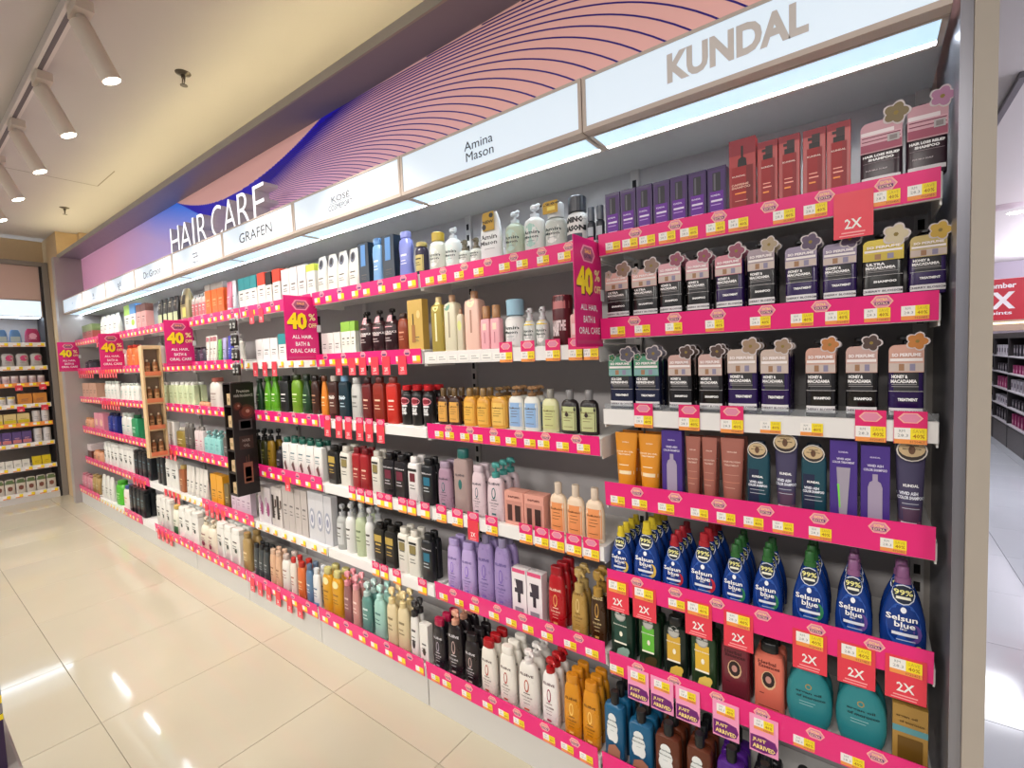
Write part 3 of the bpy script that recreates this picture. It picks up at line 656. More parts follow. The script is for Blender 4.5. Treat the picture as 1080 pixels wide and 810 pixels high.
ash = [('t', 'KUNDAL', 0, .50, .5, .03, 'ffffff', .04), ('t', 'VIVID ASH', -.15, .42, .6, .035, 'f0f4ff', .04), ('t', 'COLOR SHAMPOO', 0, .375, .85, .035, 'f0f4ff', .04), ('r', -.7, .31, .6, .317, 'c8ccd8'), ('r', -.7, .26, .7, .267, 'c8ccd8'), ('r', -.85, .06, .5, .12, 'f0eef2')]
D('teb', 'color_bottle', 'bottle', 'teal bottle with round card', 'rect', '1d4a58', 'flip', '15202e', .55, [('r', -.97, .05, .1, .6, '1c2544')]+ash, card=dict(z=(.5, 1), c='c9b088', k=.9, round=1))
D('tet', 'hair_tube', 'tube', 'violet grey tube with round card', 'tube', '4a4462', cc='8a5a74', dr=.6, el=[('r', -.85, .12, .85, .28, '5c4058')]+[e for e in ash], card=dict(z=(.5, 1), c='c9b088', k=1, round=1))
def sel(key, d, capc, arc):
    D(key, 'shampoo_bottle', 'bottle', d, 'drop', '143a86', 'squeeze', capc, .5, [('e', 0, .33, .74, .27, '1c50a8'), ('e', .45, .26, .32, .11, arc), ('e', .28, .28, .32, .1, '12347c'), ('e', 0, .685, .5, .115, 'dfe4ee'), ('e', 0, .685, .45, .103, '16233a'), ('t', '99%', 0, .71, .4, .06, 'f4ef9a', .02), ('r', -.5, .635, .5, .665, 'f2f0d8'), ('e', 0, .515, .13, .035, 'f4f8ff'), ('t', 'Selsun', -.08, .425, .66, .065, 'ffffff', .02), ('t', 'blue', .05, .35, .44, .065, 'ffffff', .02), ('t', 'PRO', 0, .30, .14, .02, 'ffffff'), ('r', -.5, .225, .6, .26, 'eef2f8'), ('r', -.3, .17, .5, .18, 'c8d4ea'), ('e', .62, .09, .17, .045, 'e8c878')], bf=.8, fin=.22)
sel('s1', 'blue shampoo, yellow cap', 'd8c030', 'f0cc5a'); sel('s2', 'blue shampoo, red cap', 'a8202c', 'c82a3a')
sel('s3', 'blue shampoo, green cap', '2c6430', '2f8a5a'); sel('s4', 'blue shampoo, mauve cap', '8a5a84', '6a4a9a')
def herb(key, d, body, lab, low, cap='1a1a1a', el=None):
    D(key, 'shampoo_bottle', 'bottle', d, 'rect', body, 'flip', cap, .5, el or [('r', -.62, .3, .5, .72, lab), ('e', -.05, .78, .5, .1, '9a9a94'), ('e', -.05, .78, .42, .08, 'b8b8b0'), ('t', 'herbal', -.05, .8, .5, .025, '3a3a34'), ('e', 0, .47, .14, .045, 'f4efd8'), ('t', 'bio:renew', -.05, .62, .6, .025, 'f0f0e0'), ('r', -.62, .3, .5, .33, 'f4f0dc'), ('p', [(-.5, .06), (.1, .04), (.6, .1), (.7, .22), (.2, .26), (-.3, .2)], low), ('e', .5, .2, .25, .06, low)])
herb('h1', 'dark green bottle with leaf print', '123024', '1c4438', '8fb0a0'); herb('h2', 'green bottle, bright lime label', '18321c', '63b83a', '4a3c20')
herb('h3', 'black green bottle, gold label', '10201a', 'd8ac3c', 'e0c050'); herb('h4', 'olive green bottle, yellow label', '203c22', 'e0b43a', 'e6cc62')
hbe = lambda dk: [('t', 'Herbal', -.1, .74, .6, .05, dk, .02), ('t', 'Essences', .05, .69, .7, .05, dk, .02), ('e', 0, .5, .5, .13, 'd8b48c'), ('e', 0, .51, .42, .11, '2a1a1a'), ('e', 0, .51, .2, .05, 'c08a80'), ('r', -.6, .3, -.3, .31, dk), ('r', -.7, .12, .7, .13, dk), ('r', -.7, .08, .5, .09, dk)]
herb('h5', 'maroon bottle with round black emblem', '6c2430', '', '', el=hbe('3a1018')); herb('h6', 'salmon pink bottle with round black emblem', 'd8705c', '', '', el=hbe('5a1c1c'))
D('arg', 'argan_bottle', 'bottle', 'round teal argan oil bottle', 'argan', '2b8288', 'flip', '5a5a3a', .38, [('e', 0, .65, .14, .04, 'b08c40'), ('e', 0, .65, .1, .028, '2b8288'), ('t', 'argan oil', 0, .56, .55, .045, '123a40', .03), ('t', 'of morocco', .1, .5, .62, .04, '123a40', .03), ('r', -.4, .42, .3, .428, '9cc4c4'), ('r', -.4, .38, .2, .388, '9cc4c4')], fin=.35, bf=.92)
D('agb', 'argan_carton', 'carton', 'gold and teal argan oil carton', 'box', 'a8823e', dr=.5, el=[('r', -1, .56, 1, .66, '5a98a0'), ('t', 'argan oil', -.2, .82, .6, .05, '5a4014', .03), ('t', 'of morocco', .1, .74, .7, .04, '5a4014', .03), ('r', -.7, .06, .7, .5, '6a4c14')])
def cloud(key, d, body, low): D(key, 'shampoo_bottle', 'bottle', d, 'rect', body, 'screw', '16181a', .5, [('e', -.1, .5, .56, .12, 'e0e4e2'), ('e', -.1, .62, .42, .08, 'e0e4e2'), ('e', -.35, .4, .33, .1, 'e0e4e2'), ('e', .15, .38, .33, .1, 'e0e4e2'), ('r', -.5, .3, .3, .5, 'e0e4e2'), ('t', 'herbal', -.1, .6, .4, .025, '4a5a5a'), ('t', 'bio:renew', -.1, .53, .5, .025, '4a5a5a'), ('r', -.3, .45, .1, .455, '7a8a8a'), ('p', [(-.7, .03), (.6, .03), (.7, .2), (.2, .27), (-.5, .22)], low)], bf=.82)
cloud('c1', 'petrol blue bottle, white cloud label', '175a80', 'a8745c'); cloud('c2', 'copper brown bottle, white cloud label', '5a2a18', 'c08a4a'); cloud('c3', 'bright purple bottle with white label', '4a1a7c', '8a6ac0'); cloud('c4', 'black bottle with white cloud label', '1c1a1e', '6a5a5a')
# ---- second bay
ov = lambda c, t: [('e', 0, .36, .72, .24, c), ('t', t, 0, .42, .8, .07, '3c4a48'), ('t', 'Mason', 0, .33, .7, .06, '3c4a48'), ('r', -.4, .24, .4, .25, '8a9a98')]
D('m1', 'hair_jar', 'jar', 'clear jar bottle with gold topper', 'round', 'd5d8cc', 'screw', 'b89c30', .9, ov('eef0ec', 'Amin'), bf=.78, cr=.36)
D('m2', 'pump_bottle', 'bottle', 'milky white pump bottle', 'round', 'dfe2de', 'pump', 'c9cdd0', .9, ov('cfe0dc', 'Amin'))
D('m3', 'small_pump_bottle', 'bottle', 'small clear bottle, brown topper', 'round', 'cfd2c8', 'spray', '6c6450', .9, ov('eef0ec', 'Amin'), bf=.6)
D('m4', 'refill_pouch', 'pouch', 'white refill pouch with gold swing card', 'pouch', 'e6e8e8', dr=.3, el=[('t', 'Amin', -.1, .5, .8, .1, '4a4a4c'), ('t', 'Mason', -.1, .38, .8, .09, '4a4a4c'), ('r', -.5, .25, .5, .26, '9a9a9c')], card=dict(z=(.62, 1), c='b8922a', k=.55, el=[('e', -.4, .7, .2, .06, '222222'), ('e', .3, .92, .2, .05, '222222'), ('t', 'NEW', 0, .8, .5, .06, '3a2c08')]))
D('m5', 'pump_bottle', 'bottle', 'pale green clear pump bottle', 'round', 'b9c4ac', 'pump', 'c2c8cc', .9, ov('b8d4c8', 'Amin'))
D('m6', 'pump_bottle', 'bottle', 'white pump bottle, mint oval label', 'round', 'e4e6e0', 'pump', 'd2d6da', .9, ov('a9d0c4', 'Amin'))
D('m7', 'hair_jar', 'jar', 'clear jar bottle, gold price topper', 'round', 'c8ccc4', 'screw', 'd0d2d2', .9, ov('eef0ea', 'Amin')+[], bf=.68, cr=.38, card=dict(z=(.74, 1), c='c0982a', k=.75, el=[('t', '1,200', 0, .93, 1, .06, '241c08', .04), ('r', -.3, .8, .5, .88, 'e6d060')]))
D('m8', 'pump_bottle', 'bottle', 'white bottle with black lettered collar', 'round', 'e6e4e0', 'screw', '232630', .9, [('t', 'AMINO', 0, .5, 1, .12, '1c1c20', .06), ('t', 'MASON', 0, .33, 1, .12, '1c1c20', .06), ('r', -.8, .1, .8, .22, '4a4c5a')], bf=.68, cr=.42)
D('m9', 'mist_bottle', 'bottle', 'small dark glass mist bottle', 'round', '2c3038', 'mist', '555c66', .9, [('r', -.7, .15, .7, .4, 'b0b6bc')])
D('y1', 'hair_oil_bottle', 'bottle', 'tall amber bottle, yellow tag', 'rect', 'c9b45c', 'screw', 'd8c08a', .7, [('e', 0, .82, .5, .09, 'f2ec9a'), ('r', -.15, .2, .15, .7, 'efe6b8')], clear=.3)
D('y2', 'shampoo_bottle', 'bottle', 'tall cream bottle, wood cap', 'rect', 'e6dfc4', 'screw', 'b08a6a', .7, [('e', -.3, .8, .5, .08, '7fae9a'), ('r', -.12, .25, .12, .7, 'a89c84')])
D('y3', 'shampoo_bottle', 'bottle', 'small cream bottle, lime tag', 'rect', 'd9d0b8', 'screw', 'b08a6a', .7, [('e', 0, .6, .7, .12, 'dce08a')])
D('y4', 'shampoo_bottle', 'bottle', 'tall peach bottle, wood cap', 'rect', 'e8bfae', 'screw', '9a7252', .7, [('e', 0, .8, .5, .08, 'f0e8c0'), ('r', -.12, .3, .12, .68, 'b88a78')])
D('y5', 'shampoo_bottle', 'bottle', 'pink bottle, wide wooden cap', 'rect', 'e6a8b0', 'wood', 'a87a50', .7, [('r', -.4, .45, .4, .7, 'f0d8c0'), ('r', -.1, .15, .1, .4, 'c07a84')])
D('y6', 'hair_jar', 'jar', 'white jar bottle, pale blue topper', 'round', 'e2e2e0', 'screw', '9cc4d8', .9, ov('cfcfcf', 'Amin'), bf=.68, cr=.42)
D('y7', 'mist_bottle', 'bottle', 'clear pump bottle, yellow collar', 'round', 'd0d4d0', 'spray', 'c8cacc', .9, ov('f4f4f0', 'Amin')+[('r', -.9, .56, .9, .66, 'e8cc38')], bf=.68)
D('y8', 'treatment_jar', 'jar', 'dark red jar, rose topper', 'jar', '5a1c24', 'screw', 'b8605c', .9, [('r', -.9, .72, .9, .98, 'c88080'), ('t', 'THE', .3, .4, .36, .2, 'f0e0e0', .05), ('t', 'HAIR', -.35, .35, .4, .3, 'f0e0e0', .05)], bf=.98)
D('y9', 'shampoo_bottle', 'bottle', 'pale pink bottle', 'rect', 'e8b4b0', 'screw', 'e0c8c0', .7, [('r', -.5, .3, .5, .6, 'f2d8d4')])
def shea(key, d, body, lab, cap, cc, low=None): D(key, 'body_wash_bottle', 'bottle', d, 'oval', body, cap, cc, .55, [('r', -.85, .08, .85, .62, lab), ('t', 'SheaMoisture', 0, .5, .7, .045, '5a3c1c', .01), ('r', -.4, .42, .4, .43, '6a4c2c'), ('r', -.5, .36, .5, .37, '6a4c2c'), ('r', -.5, .3, .3, .31, '6a4c2c'), ('r', -.5, .16, .5, .17, '6a4c2c')]+(low or []), bf=.78)
shea('e1', 'golden bottle, dark brown shoulders', '3a1c12', 'e0a850', 'screw', '6a5230'); shea('e2', 'golden yellow bottle, bronze cap', 'd89c38', 'e8b44c', 'screw', '8a6c3c'); shea('e3', 'golden yellow pump bottle', 'd8a040', 'eac060', 'pump', '6c5230')
shea('e4', 'white pump bottle, sky blue label', 'dfe0d8', '8fb4dc', 'pump', '8c6a48'); shea('e5', 'pale green bottle', 'd4d4a4', 'c8cc8c', 'screw', '8e8a80'); shea('e6', 'black bottle, pale green label', '231c1e', 'c2c890', 'screw', '7c7a7a', [('e', -.1, .44, .2, .05, '3a2a28')])
shea('e7', 'peach bottle, cream shoulders', 'e6cfb4', 'e8955c', 'screw', 'd6c4b0')
def els(key, d, body, sh, cap, cc, ink, ring, dr=.5, bf=None):
    k = dict(bf=bf) if bf else {}
    D(key, 'shampoo_bottle', 'bottle', d, sh, body, cap, cc, dr, [('t', 'ELSÈVE', 0, .64, .66, .045, ink, .03), ('e', 0, .47, .24, .1, ring), ('e', 0, .475, .15, .075, body), ('r', -.3, .35, .35, .362, ink), ('t', 'TOTAL REPAIR', 0, .3, .55, .025, ink), ('r', -.35, .25, .35, .257, ink), ('r', -.3, .2, .3, .207, ink), ('r', -.25, .1, .25, .13, ring)], fin=.28, **k)
els('l1', 'slim lilac bottle', 'b4a0d0', 'slim', 'flip', 'ac9acc', '5c4a8c', '8a6cc8'); els('l2', 'lilac pump bottle', '9c88bc', 'slim', 'screw', '9088a8', '5c4a8c', '7c62b0')
els('l3', 'mauve bottle, teal ring print', 'a8889c', 'slim', 'flip', 'a08ca0', '3a3a4a', '2c6a6c'); els('l4', 'pink white bottle, teal ring print', 'd9c4ca', 'slim', 'flip', 'cfbcc4', '3a3a4a', '2c5a66'); els('l5', 'pink white pump bottle, teal pump', 'd9c4ca', 'slim', 'pump', '4a9a94', '2c3a44', '2c6a6c')
D('l6', 'shampoo_bottle', 'bottle', 'tall clear pink bottle, teal cap', 'rect', 'b8a09c', 'flip', '2a6a66', .6, [('t', 'ELSÈVE', 0, .6, .6, .04, '3a3a44'), ('e', 0, .45, .25, .08, '2a6a66')], clear=.2, bf=.86)
D('l7', 'serum_carton', 'carton', 'pink carton with dark bottle window', 'box', 'e0a090', dr=.6, el=[('r', -.85, .1, .85, .72, 'c88a7c'), ('r', -.7, .12, -.2, .6, '4a2c28'), ('r', .1, .12, .7, .6, '3a2220'), ('t', 'serum', 0, .84, .6, .06, '6a3a34')])
D('l8', 'ampoule_carton', 'carton', 'white carton, pink edge, black droppers', 'box', 'e9e2e4', dr=.6, el=[('r', -.9, .92, .9, 1, 'd8507c'), ('r', -.6, .5, .6, .78, '3c3440'), ('r', -.2, .3, .2, .5, '2c2430'), ('p', [(-.7, .6), (-.5, .8), (-.3, .6)], 'e9e2e4'), ('r', -.6, .1, .6, .2, '8a8a94')])
els('l9', 'glossy red bottle', 'b01420', 'slim', 'flip', '9c101c', 'f4d8c0', 'e0a060'); els('la', 'gold pump bottle', 'b08c48', 'slim', 'pump', 'b89c60', '6a4a1c', 'd8bc80', bf=.66); els('lb', 'brown pump bottle', '3c2410', 'slim', 'pump', 'a8843c', 'e0c890', 'c89a4a', bf=.66)
els('ld', 'black bottle, magenta cap', '201c22', 'slim', 'flip', 'a01440', 'd8d4d8', 'a89cac'); els('le', 'black pump bottle, peach pump', '1e181c', 'slim', 'pump', 'c8947c', 'd8d4d8', 'b89c98', bf=.8); els('lf', 'black bottle, black cap', '1e181c', 'slim', 'flip', '1a1518', 'd8d4d8', 'b89c98')
els('lg', 'white bottle, red cap', 'e4dfd4', 'slim', 'flip', 'a0141c', '4a2a2a', 'b03a30'); els('lh', 'cream white bottle, white cap', 'e6e2d8', 'slim', 'flip', 'e6e2d8', '4a2a2a', 'b03a30'); els('li', 'cream white pump bottle', 'e2ded6', 'slim', 'pump', 'e0dcd8', '4a2a2a', 'b8503a', bf=.8)
els('lj', 'white pump bottle, red pump', 'e8e4e0', 'slim', 'pump', 'a8141c', '5a2030', '9c2048', bf=.8); els('lk', 'golden amber bottle', 'd08a1c', 'slim', 'flip', 'c8821c', '5c3408', 'f0c868')
# ---- further bays, plainer prints
def P(key, n, c, d, sh, col, cap='none', cc='222222', dr=.5, lab=None, ink='55504c', z=(.12, .6), extra=None, **k):
    el = ([('r', -.8, z[0], .8, z[1], lab)] if lab else [])+[('r', -.5, z[0]+.72*(z[1]-z[0]), .5, z[0]+.8*(z[1]-z[0]), ink), ('r', -.55, z[0]+.5*(z[1]-z[0]), .3, z[0]+.54*(z[1]-z[0]), ink), ('r', -.55, z[0]+.36*(z[1]-z[0]), .45, z[0]+.4*(z[1]-z[0]), ink)]+(extra or [])
    D(key, n, c, d, sh, col, cap, cc, dr, el, **k)
P('po', 'refill_pouch', 'pouch', 'white pouch with round portrait', 'pouch', 'e0dfd8', cc='cccccc', dr=.4, z=(.1, .5), extra=[('e', 0, .78, .5, .14, '6a7080'), ('e', 0, .8, .25, .09, '2c2a30')])
P('g1', 'twin_pack', 'carton', 'black pack with blue bottle', 'box', '1c2c3c', dr=.6, z=(.05, .3), extra=[('p', [(-.5, .45), (.4, .45), (.5, .95), (-.4, .95)], '5a8cc8')])
P('g2', 'shampoo_pouch', 'pouch', 'sky blue refill pouch', 'waist', '7aa8d8', 'flip', '6a98cc', ink='e8f0fa'); P('g3', 'shampoo_pouch', 'pouch', 'tall lavender blue refill pouch', 'waist', '7c86cc', 'flip', '8c94d4', ink='e8e8fa')
P('g4', 'hair_jar', 'jar', 'dark jar with gold collar', 'round', '2c2440', 'screw', 'b0a060', .9, lab='c8b870', ink='3a3020', cr=.4)
P('d1', 'display_carton', 'carton', 'dim black carton', 'box', '2a2428', dr=.6, ink='8a8488'); P('d2', 'treatment_carton', 'carton', 'low white carton', 'box', 'dcdcd8', dr=.7); P('d3', 'treatment_carton', 'carton', 'white carton with green top', 'box', 'e0e4d8', dr=.6, top=(.7, '8cbc4c'))
P('d4', 'pump_bottle', 'bottle', 'dark maroon pump bottle, pink tag', 'round', '2c0e14', 'pump', '120c10', .8, ink='d0c0c0', z=(.1, .5), extra=[('r', -.8, .56, .6, .84, 'd89ca4'), ('t', 'TSUBAKI', 0, .45, .9, .05, 'f0e8e8')]); P('d5', 'shampoo_bottle', 'bottle', 'copper brown bottle', 'oval', '8a3c20', 'flip', '3a2018', ink='e0a080')
P('d6', 'gift_carton', 'carton', 'gold carton with oil bottle picture', 'box', 'd0ac58', dr=.4, z=(.1, .3), extra=[('r', -.5, .15, .0, .5, 'a87440'), ('r', -.32, .5, -.18, .72, '3a2a18'), ('e', .5, .7, .25, .08, 'e8cc88')])
P('n1', 'treatment_bottle', 'bottle', 'lime green bottle', 'drop', '5aa01c', 'flip', '3c7a14', ink='e0f0c8'); P('n2', 'treatment_bottle', 'bottle', 'dark green bottle', 'drop', '16381c', 'flip', '0e2412', ink='9cc08c'); P('n3', 'treatment_bottle', 'bottle', 'black bottle, white print', 'rect', '161818', 'flip', '101010', ink='d8d8d8'); P('n4', 'treatment_bottle', 'bottle', 'leaf green bottle', 'oval', '6a9420', 'flip', '2c3c14', ink='d8e8b0')
P('n5', 'treatment_bottle', 'bottle', 'dark brown bottle', 'oval', '3a1c10', 'flip', '1c0f0a', ink='c09070'); P('n6', 'treatment_bottle', 'bottle', 'orange bottle', 'drop', 'd07a24', 'flip', '5a2c10', ink='f8d8a8'); P('n7', 'shampoo_bottle', 'bottle', 'chestnut bottle, cream label', 'rect', '3c1c14', 'flip', 'b8b0a4', lab='5a2c20', ink='e8d8c8', extra=[('t', 'NO', 0, .5, .7, .1, 'f0e8e0', .04)])
P('n8', 'shampoo_bottle', 'bottle', 'deep teal bottle', 'rect', '12303c', 'flip', '7ca8c8', ink='b8d0dc', extra=[('t', 'NO', 0, .5, .7, .1, 'd8e8f0', .04)]); P('n9', 'shampoo_bottle', 'bottle', 'grey white oval bottle', 'oval', 'c4c4c0', 'flip', 'b4b4b2', ink='70706c', z=(.1, .7)); P('na', 'shampoo_bottle', 'bottle', 'dark red bottle', 'rect', '6a1c1c', 'flip', '3a1010', ink='e8b8a0'); P('nb', 'shampoo_bottle', 'bottle', 'red brown bottle', 'rect', '8c2818', 'flip', '5a2018', ink='f0c8a8')
P('nc', 'shampoo_bottle', 'bottle', 'bright red bottle', 'rect', 'c82c20', 'flip', '8a4038', ink='f8d8c8'); P('nd', 'shampoo_bottle', 'bottle', 'black bottle, red cap', 'round', '141214', 'flip', 'c01c24', .8, ink='f0f0f0', z=(.1, .6), extra=[('e', 0, .6, .8, .1, 'e08a94'), ('e', 0, .6, .6, .06, '8a1c2c'), ('t', 'SYOSS', 0, .35, .4, .2, 'f0f0f0', .05)])
P('o1', 'hair_oil_bottle', 'bottle', 'dark olive pump bottle', 'oval', '30300e', 'pump', '141414', ink='8a8a4a'); P('o2', 'hair_oil_bottle', 'bottle', 'amber pump bottle', 'oval', '8a6a14', 'pump', '141414', ink='3a2c08'); P('o3', 'lotion_bottle', 'bottle', 'small dark bottle', 'round', '28242c', 'screw', '1c1a20', .8, ink='9a96a0')
P('o4', 'shampoo_bottle', 'bottle', 'white bottle, dark teal cap', 'rect', 'e6e4e0', 'flip', '1c5a4c', ink='5a7a84', z=(.3, .7), extra=[('p', [(-.4, .3), (.1, .12), (.5, .16), (.1, .4)], '6a4a48')]); P('o5', 'shampoo_bottle', 'bottle', 'black bottle, gold label', 'rect', '1a1816', 'flip', '141210', lab='2a2622', ink='c8a850', extra=[('r', -.7, .55, .7, .72, 'b89c4a')]); P('o6', 'shampoo_bottle', 'bottle', 'white bottle, gold label', 'rect', 'e2dfd4', 'flip', 'd8d4c8', ink='6a6a64', extra=[('r', -.6, .5, .6, .68, '8a7c4a'), ('r', -.7, .7, .7, .75, '1c1c1c')])
P('o7', 'shampoo_bottle', 'bottle', 'crimson bottle', 'rect', '9c1820', 'flip', '7a1018', ink='e8c0a8'); P('o8', 'shampoo_bottle', 'bottle', 'black bottle, maroon panel', 'rect', '1c181c', 'flip', '151215', ink='c8c0c8', extra=[('r', -.5, .42, .6, .62, '6a1c34'), ('t', 'TRESemmé', 0, .68, .9, .035, 'e0dce0', .02)]); P('o9', 'shampoo_bottle', 'bottle', 'white bottle, maroon panel', 'rect', 'e6e2e0', 'flip', 'e0dcda', ink='5a5a5a', extra=[('r', -.5, .45, .5, .64, '6a1c2c'), ('r', -.8, .68, .8, .74, '1c1c1c')])
P('oa', 'shampoo_bottle', 'bottle', 'black bottle, teal panel', 'rect', '1a1c20', 'flip', '141416', ink='c0c8cc', extra=[('r', -.5, .42, .6, .6, '1c6a84'), ('t', 'TRESemmé', 0, .68, .9, .035, 'e0dce0', .02)])
P('q1', 'hair_mask_carton', 'carton', 'white carton, magenta flower print', 'box', 'd8d0d4', dr=.5, extra=[('e', .2, .4, .5, .2, '9c4a7c'), ('e', -.3, .6, .4, .14, 'c0a0b8')]); P('q2', 'hair_mask_carton', 'carton', 'black and white striped carton', 'box', 'c8c0bc', dr=.5, extra=[('r', -.9, .2, 0, .8, '2c2424'), ('r', .4, .5, .9, .7, '4a2c24')]); P('q3', 'lotion_carton', 'carton', 'pale grey carton', 'box', 'b8b0ac', dr=.5, ink='6a6664', z=(.2, .7)); P('q4', 'lotion_carton', 'carton', 'pale carton with grey swirls', 'box', 'c8c8cc', dr=.5, extra=[('e', 0, .45, .7, .22, '9aa0b0'), ('e', 0, .45, .5, .16, 'd8d8dc'), ('e', 0, .45, .3, .09, '8c90a8')])
P('q5', 'pump_bottle', 'bottle', 'clear grey pump bottle', 'round', 'a8aaa6', 'pump', 'b4b6b8', .8, lab='c8cac8'); P('q6', 'pump_bottle', 'bottle', 'white body pump bottle', 'round', 'dcdcd8', 'pump', 'c8cacc', .8); P('q7', 'pump_bottle', 'bottle', 'pale green pump bottle', 'round', 'b8c4a0', 'pump', 'c4c8c4', .8, ink='6a7a5a')
P('r1', 'lotion_bottle', 'bottle', 'slim dark clear bottle', 'slim', '3c4244', 'flip', '202224', ink='a0a8a8'); P('r2', 'body_mist_bottle', 'bottle', 'peach bottle', 'slim', 'd0a888', 'flip', 'c8a890', ink='8a5a3a'); P('r3', 'body_wash_bottle', 'bottle', 'white floral bottle', 'oval', 'e0dcd4', 'flip', 'b8a8a0', ink='a07a70', z=(.2, .7)); P('r4', 'body_wash_bottle', 'bottle', 'white bottle, red cap', 'oval', 'e0d8cc', 'flip', 'b8302c', ink='a05030')
P('r5', 'body_wash_bottle', 'bottle', 'orange red bottle', 'oval', 'd06a34', 'flip', 'b02c20', ink='f0d0a0'); P('r6', 'body_wash_bottle', 'bottle', 'steel blue bottle', 'oval', '5c7c9c', 'flip', '5a6c84', ink='d8e4ec'); P('r7', 'body_wash_bottle', 'bottle', 'white bottle, blue base', 'oval', 'e0e2e2', 'flip', 'd0d4d8', ink='4a6a8c', extra=[('r', -.8, .04, .8, .14, '6a98c0')]); P('r8', 'shower_gel_bottle', 'bottle', 'golden yellow oval bottle', 'oval', 'd0981c', 'flip', 'c0b878', ink='8a5a10', z=(.15, .6), extra=[('e', 0, .72, .6, .08, 'e8dca0')])
P('r9', 'pump_bottle', 'bottle', 'dusty mauve pump bottle', 'slim', '8c5c5c', 'pump', 'd88a94', ink='d8b8b0'); P('ra', 'pump_bottle', 'bottle', 'pink pump bottle, heart tag', 'slim', 'c48c84', 'pump', 'e8a0a8', ink='f0d8d0'); P('rb', 'pump_bottle', 'bottle', 'sea green pump bottle', 'oval', '5c8c84', 'pump', 'b8d0cc', ink='d0e4e0'); P('rc', 'pump_bottle', 'bottle', 'aqua pump bottle', 'oval', '9cc8bc', 'pump', 'b0dcd4', ink='4a7a74'); P('rd', 'pump_bottle', 'bottle', 'cream beige pump bottle', 'oval', 'd8c8a0', 'pump', 'dcc894', ink='8a7a5a'); P('re', 'pump_bottle', 'bottle', 'white bottle, black pump', 'slim', 'e2e0da', 'pump', '2a2a2c', ink='4a4a4a', extra=[('e', 0, .25, .35, .08, '2c2c2c')]); P('rf', 'lotion_carton', 'carton', 'small white carton, black base', 'box', 'e4e2dc', dr=.6, ink='4a4a4a', extra=[('e', 0, .3, .35, .1, '4a443a')])
P('v1', 'treatment_carton', 'carton', 'white carton with teal top', 'box', 'e4e2de', dr=.5, top=(.6, '2c8c94')); P('v2', 'treatment_carton', 'carton', 'white carton with red top', 'box', 'e6e0dc', dr=.5, top=(.62, 'd0402c')); P('v3', 'treatment_carton', 'carton', 'white carton with black top', 'box', 'dcd8d4', dr=.5, top=(.6, '1c1a1c')); P('v4', 'treatment_carton', 'carton', 'tall white carton', 'box', 'e4e0e0', dr=.5); P('v5', 'treatment_carton', 'carton', 'white carton, lime corner', 'box', 'e6e4de', dr=.5, top=(.78, 'd0dc50'))
P('w1', 'hair_oil_carton', 'carton', 'orange carton with clear top', 'box', 'e0682c', dr=.6, ink='f4b088', top=(.8, '8a8480')); P('w2', 'hair_tube', 'tube', 'pink tube', 'tube', 'e07c94', cc='d0d4dc', ink='f8d0d8'); P('w3', 'hair_tube', 'tube', 'white tube', 'tube', 'd4d6dc', cc='c0c4cc', ink='a0a4b0'); P('w4', 'hair_mist_bottle', 'bottle', 'small clear bottle, pink label', 'round', 'b8a8a4', 'screw', '8c8884', .8, lab='c86a70', ink='f4e0e0'); P('w5', 'hair_dye_pouch', 'pouch', 'black and kraft pouch', 'pouch', '9c8c64', dr=.4, ink='2c2820', z=(.3, .7), extra=[('r', -.3, .5, .5, .8, '241f1a'), ('r', -.1, .1, .6, .4, 'd8d070')])
P('w6', 'hair_mask_pouch', 'pouch', 'black topped pouch, pastel base', 'pouch', '242220', dr=.4, ink='c8c0b0', z=(.5, .9), extra=[('r', -.8, .06, .8, .4, 'b8c098')]); P('w7', 'hair_mask_carton', 'carton', 'pink carton, brown top', 'box', 'd89890', dr=.5, top=(.7, '6a4034')); P('w8', 'hair_treatment_carton', 'carton', 'white carton, bright striped top', 'box', 'e0dce0', dr=.5, top=(.62, '4c8cc8'), extra=[('e', 0, .3, .6, .12, 'a8c84c')]); P('w9', 'hair_treatment_carton', 'carton', 'white carton, lime striped top', 'box', 'e4e4dc', dr=.5, top=(.62, 'a0cc4c')); P('wa', 'refill_pouch', 'pouch', 'plain white refill pouch', 'pouch', 'dcdcd4', dr=.4); P('wb', 'hair_wax_carton', 'carton', 'low green and red carton', 'box', 'a85048', dr=.8, top=(.55, '7a8a54'))
P('x1', 'lotion_tube', 'tube', 'lime green tube', 'tube', '6cbc5c', cc='4a9c44'); P('x2', 'lotion_tube', 'tube', 'lavender tube', 'tube', 'a8a4d0', cc='8c88c0'); P('x3', 'lotion_tube', 'tube', 'royal blue tube', 'tube', '3c44b0', cc='3038a0', ink='a8b0f0'); P('x4', 'pump_bottle', 'bottle', 'white tapered pump bottle', 'waist', 'dcdcd4', 'pump', 'd8d8d4'); P('x5', 'lotion_tube', 'tube', 'white tube, rose top', 'tube', 'dcd8d0', cc='c8c4c0', extra=[('r', -.8, .78, .8, .95, 'a86a74')]); P('x6', 'lotion_bottle', 'bottle', 'dark violet bottle', 'oval', '3a3444', 'flip', '201c24', ink='a8a0b8')
P('x7', 'body_wash_bottle', 'bottle', 'pale green bottle, white collar', 'rect', 'c0cca4', 'screw', 'e8e8e4', ink='8a9a6a'); P('x8', 'travel_bottle', 'bottle', 'small peach bottle', 'oval', 'd8a07c', 'screw', 'c88c64'); P('x9', 'body_wash_bottle', 'bottle', 'tall white floral pump bottle', 'oval', 'dcd4cc', 'flip', 'a85c50', ink='a08a80')
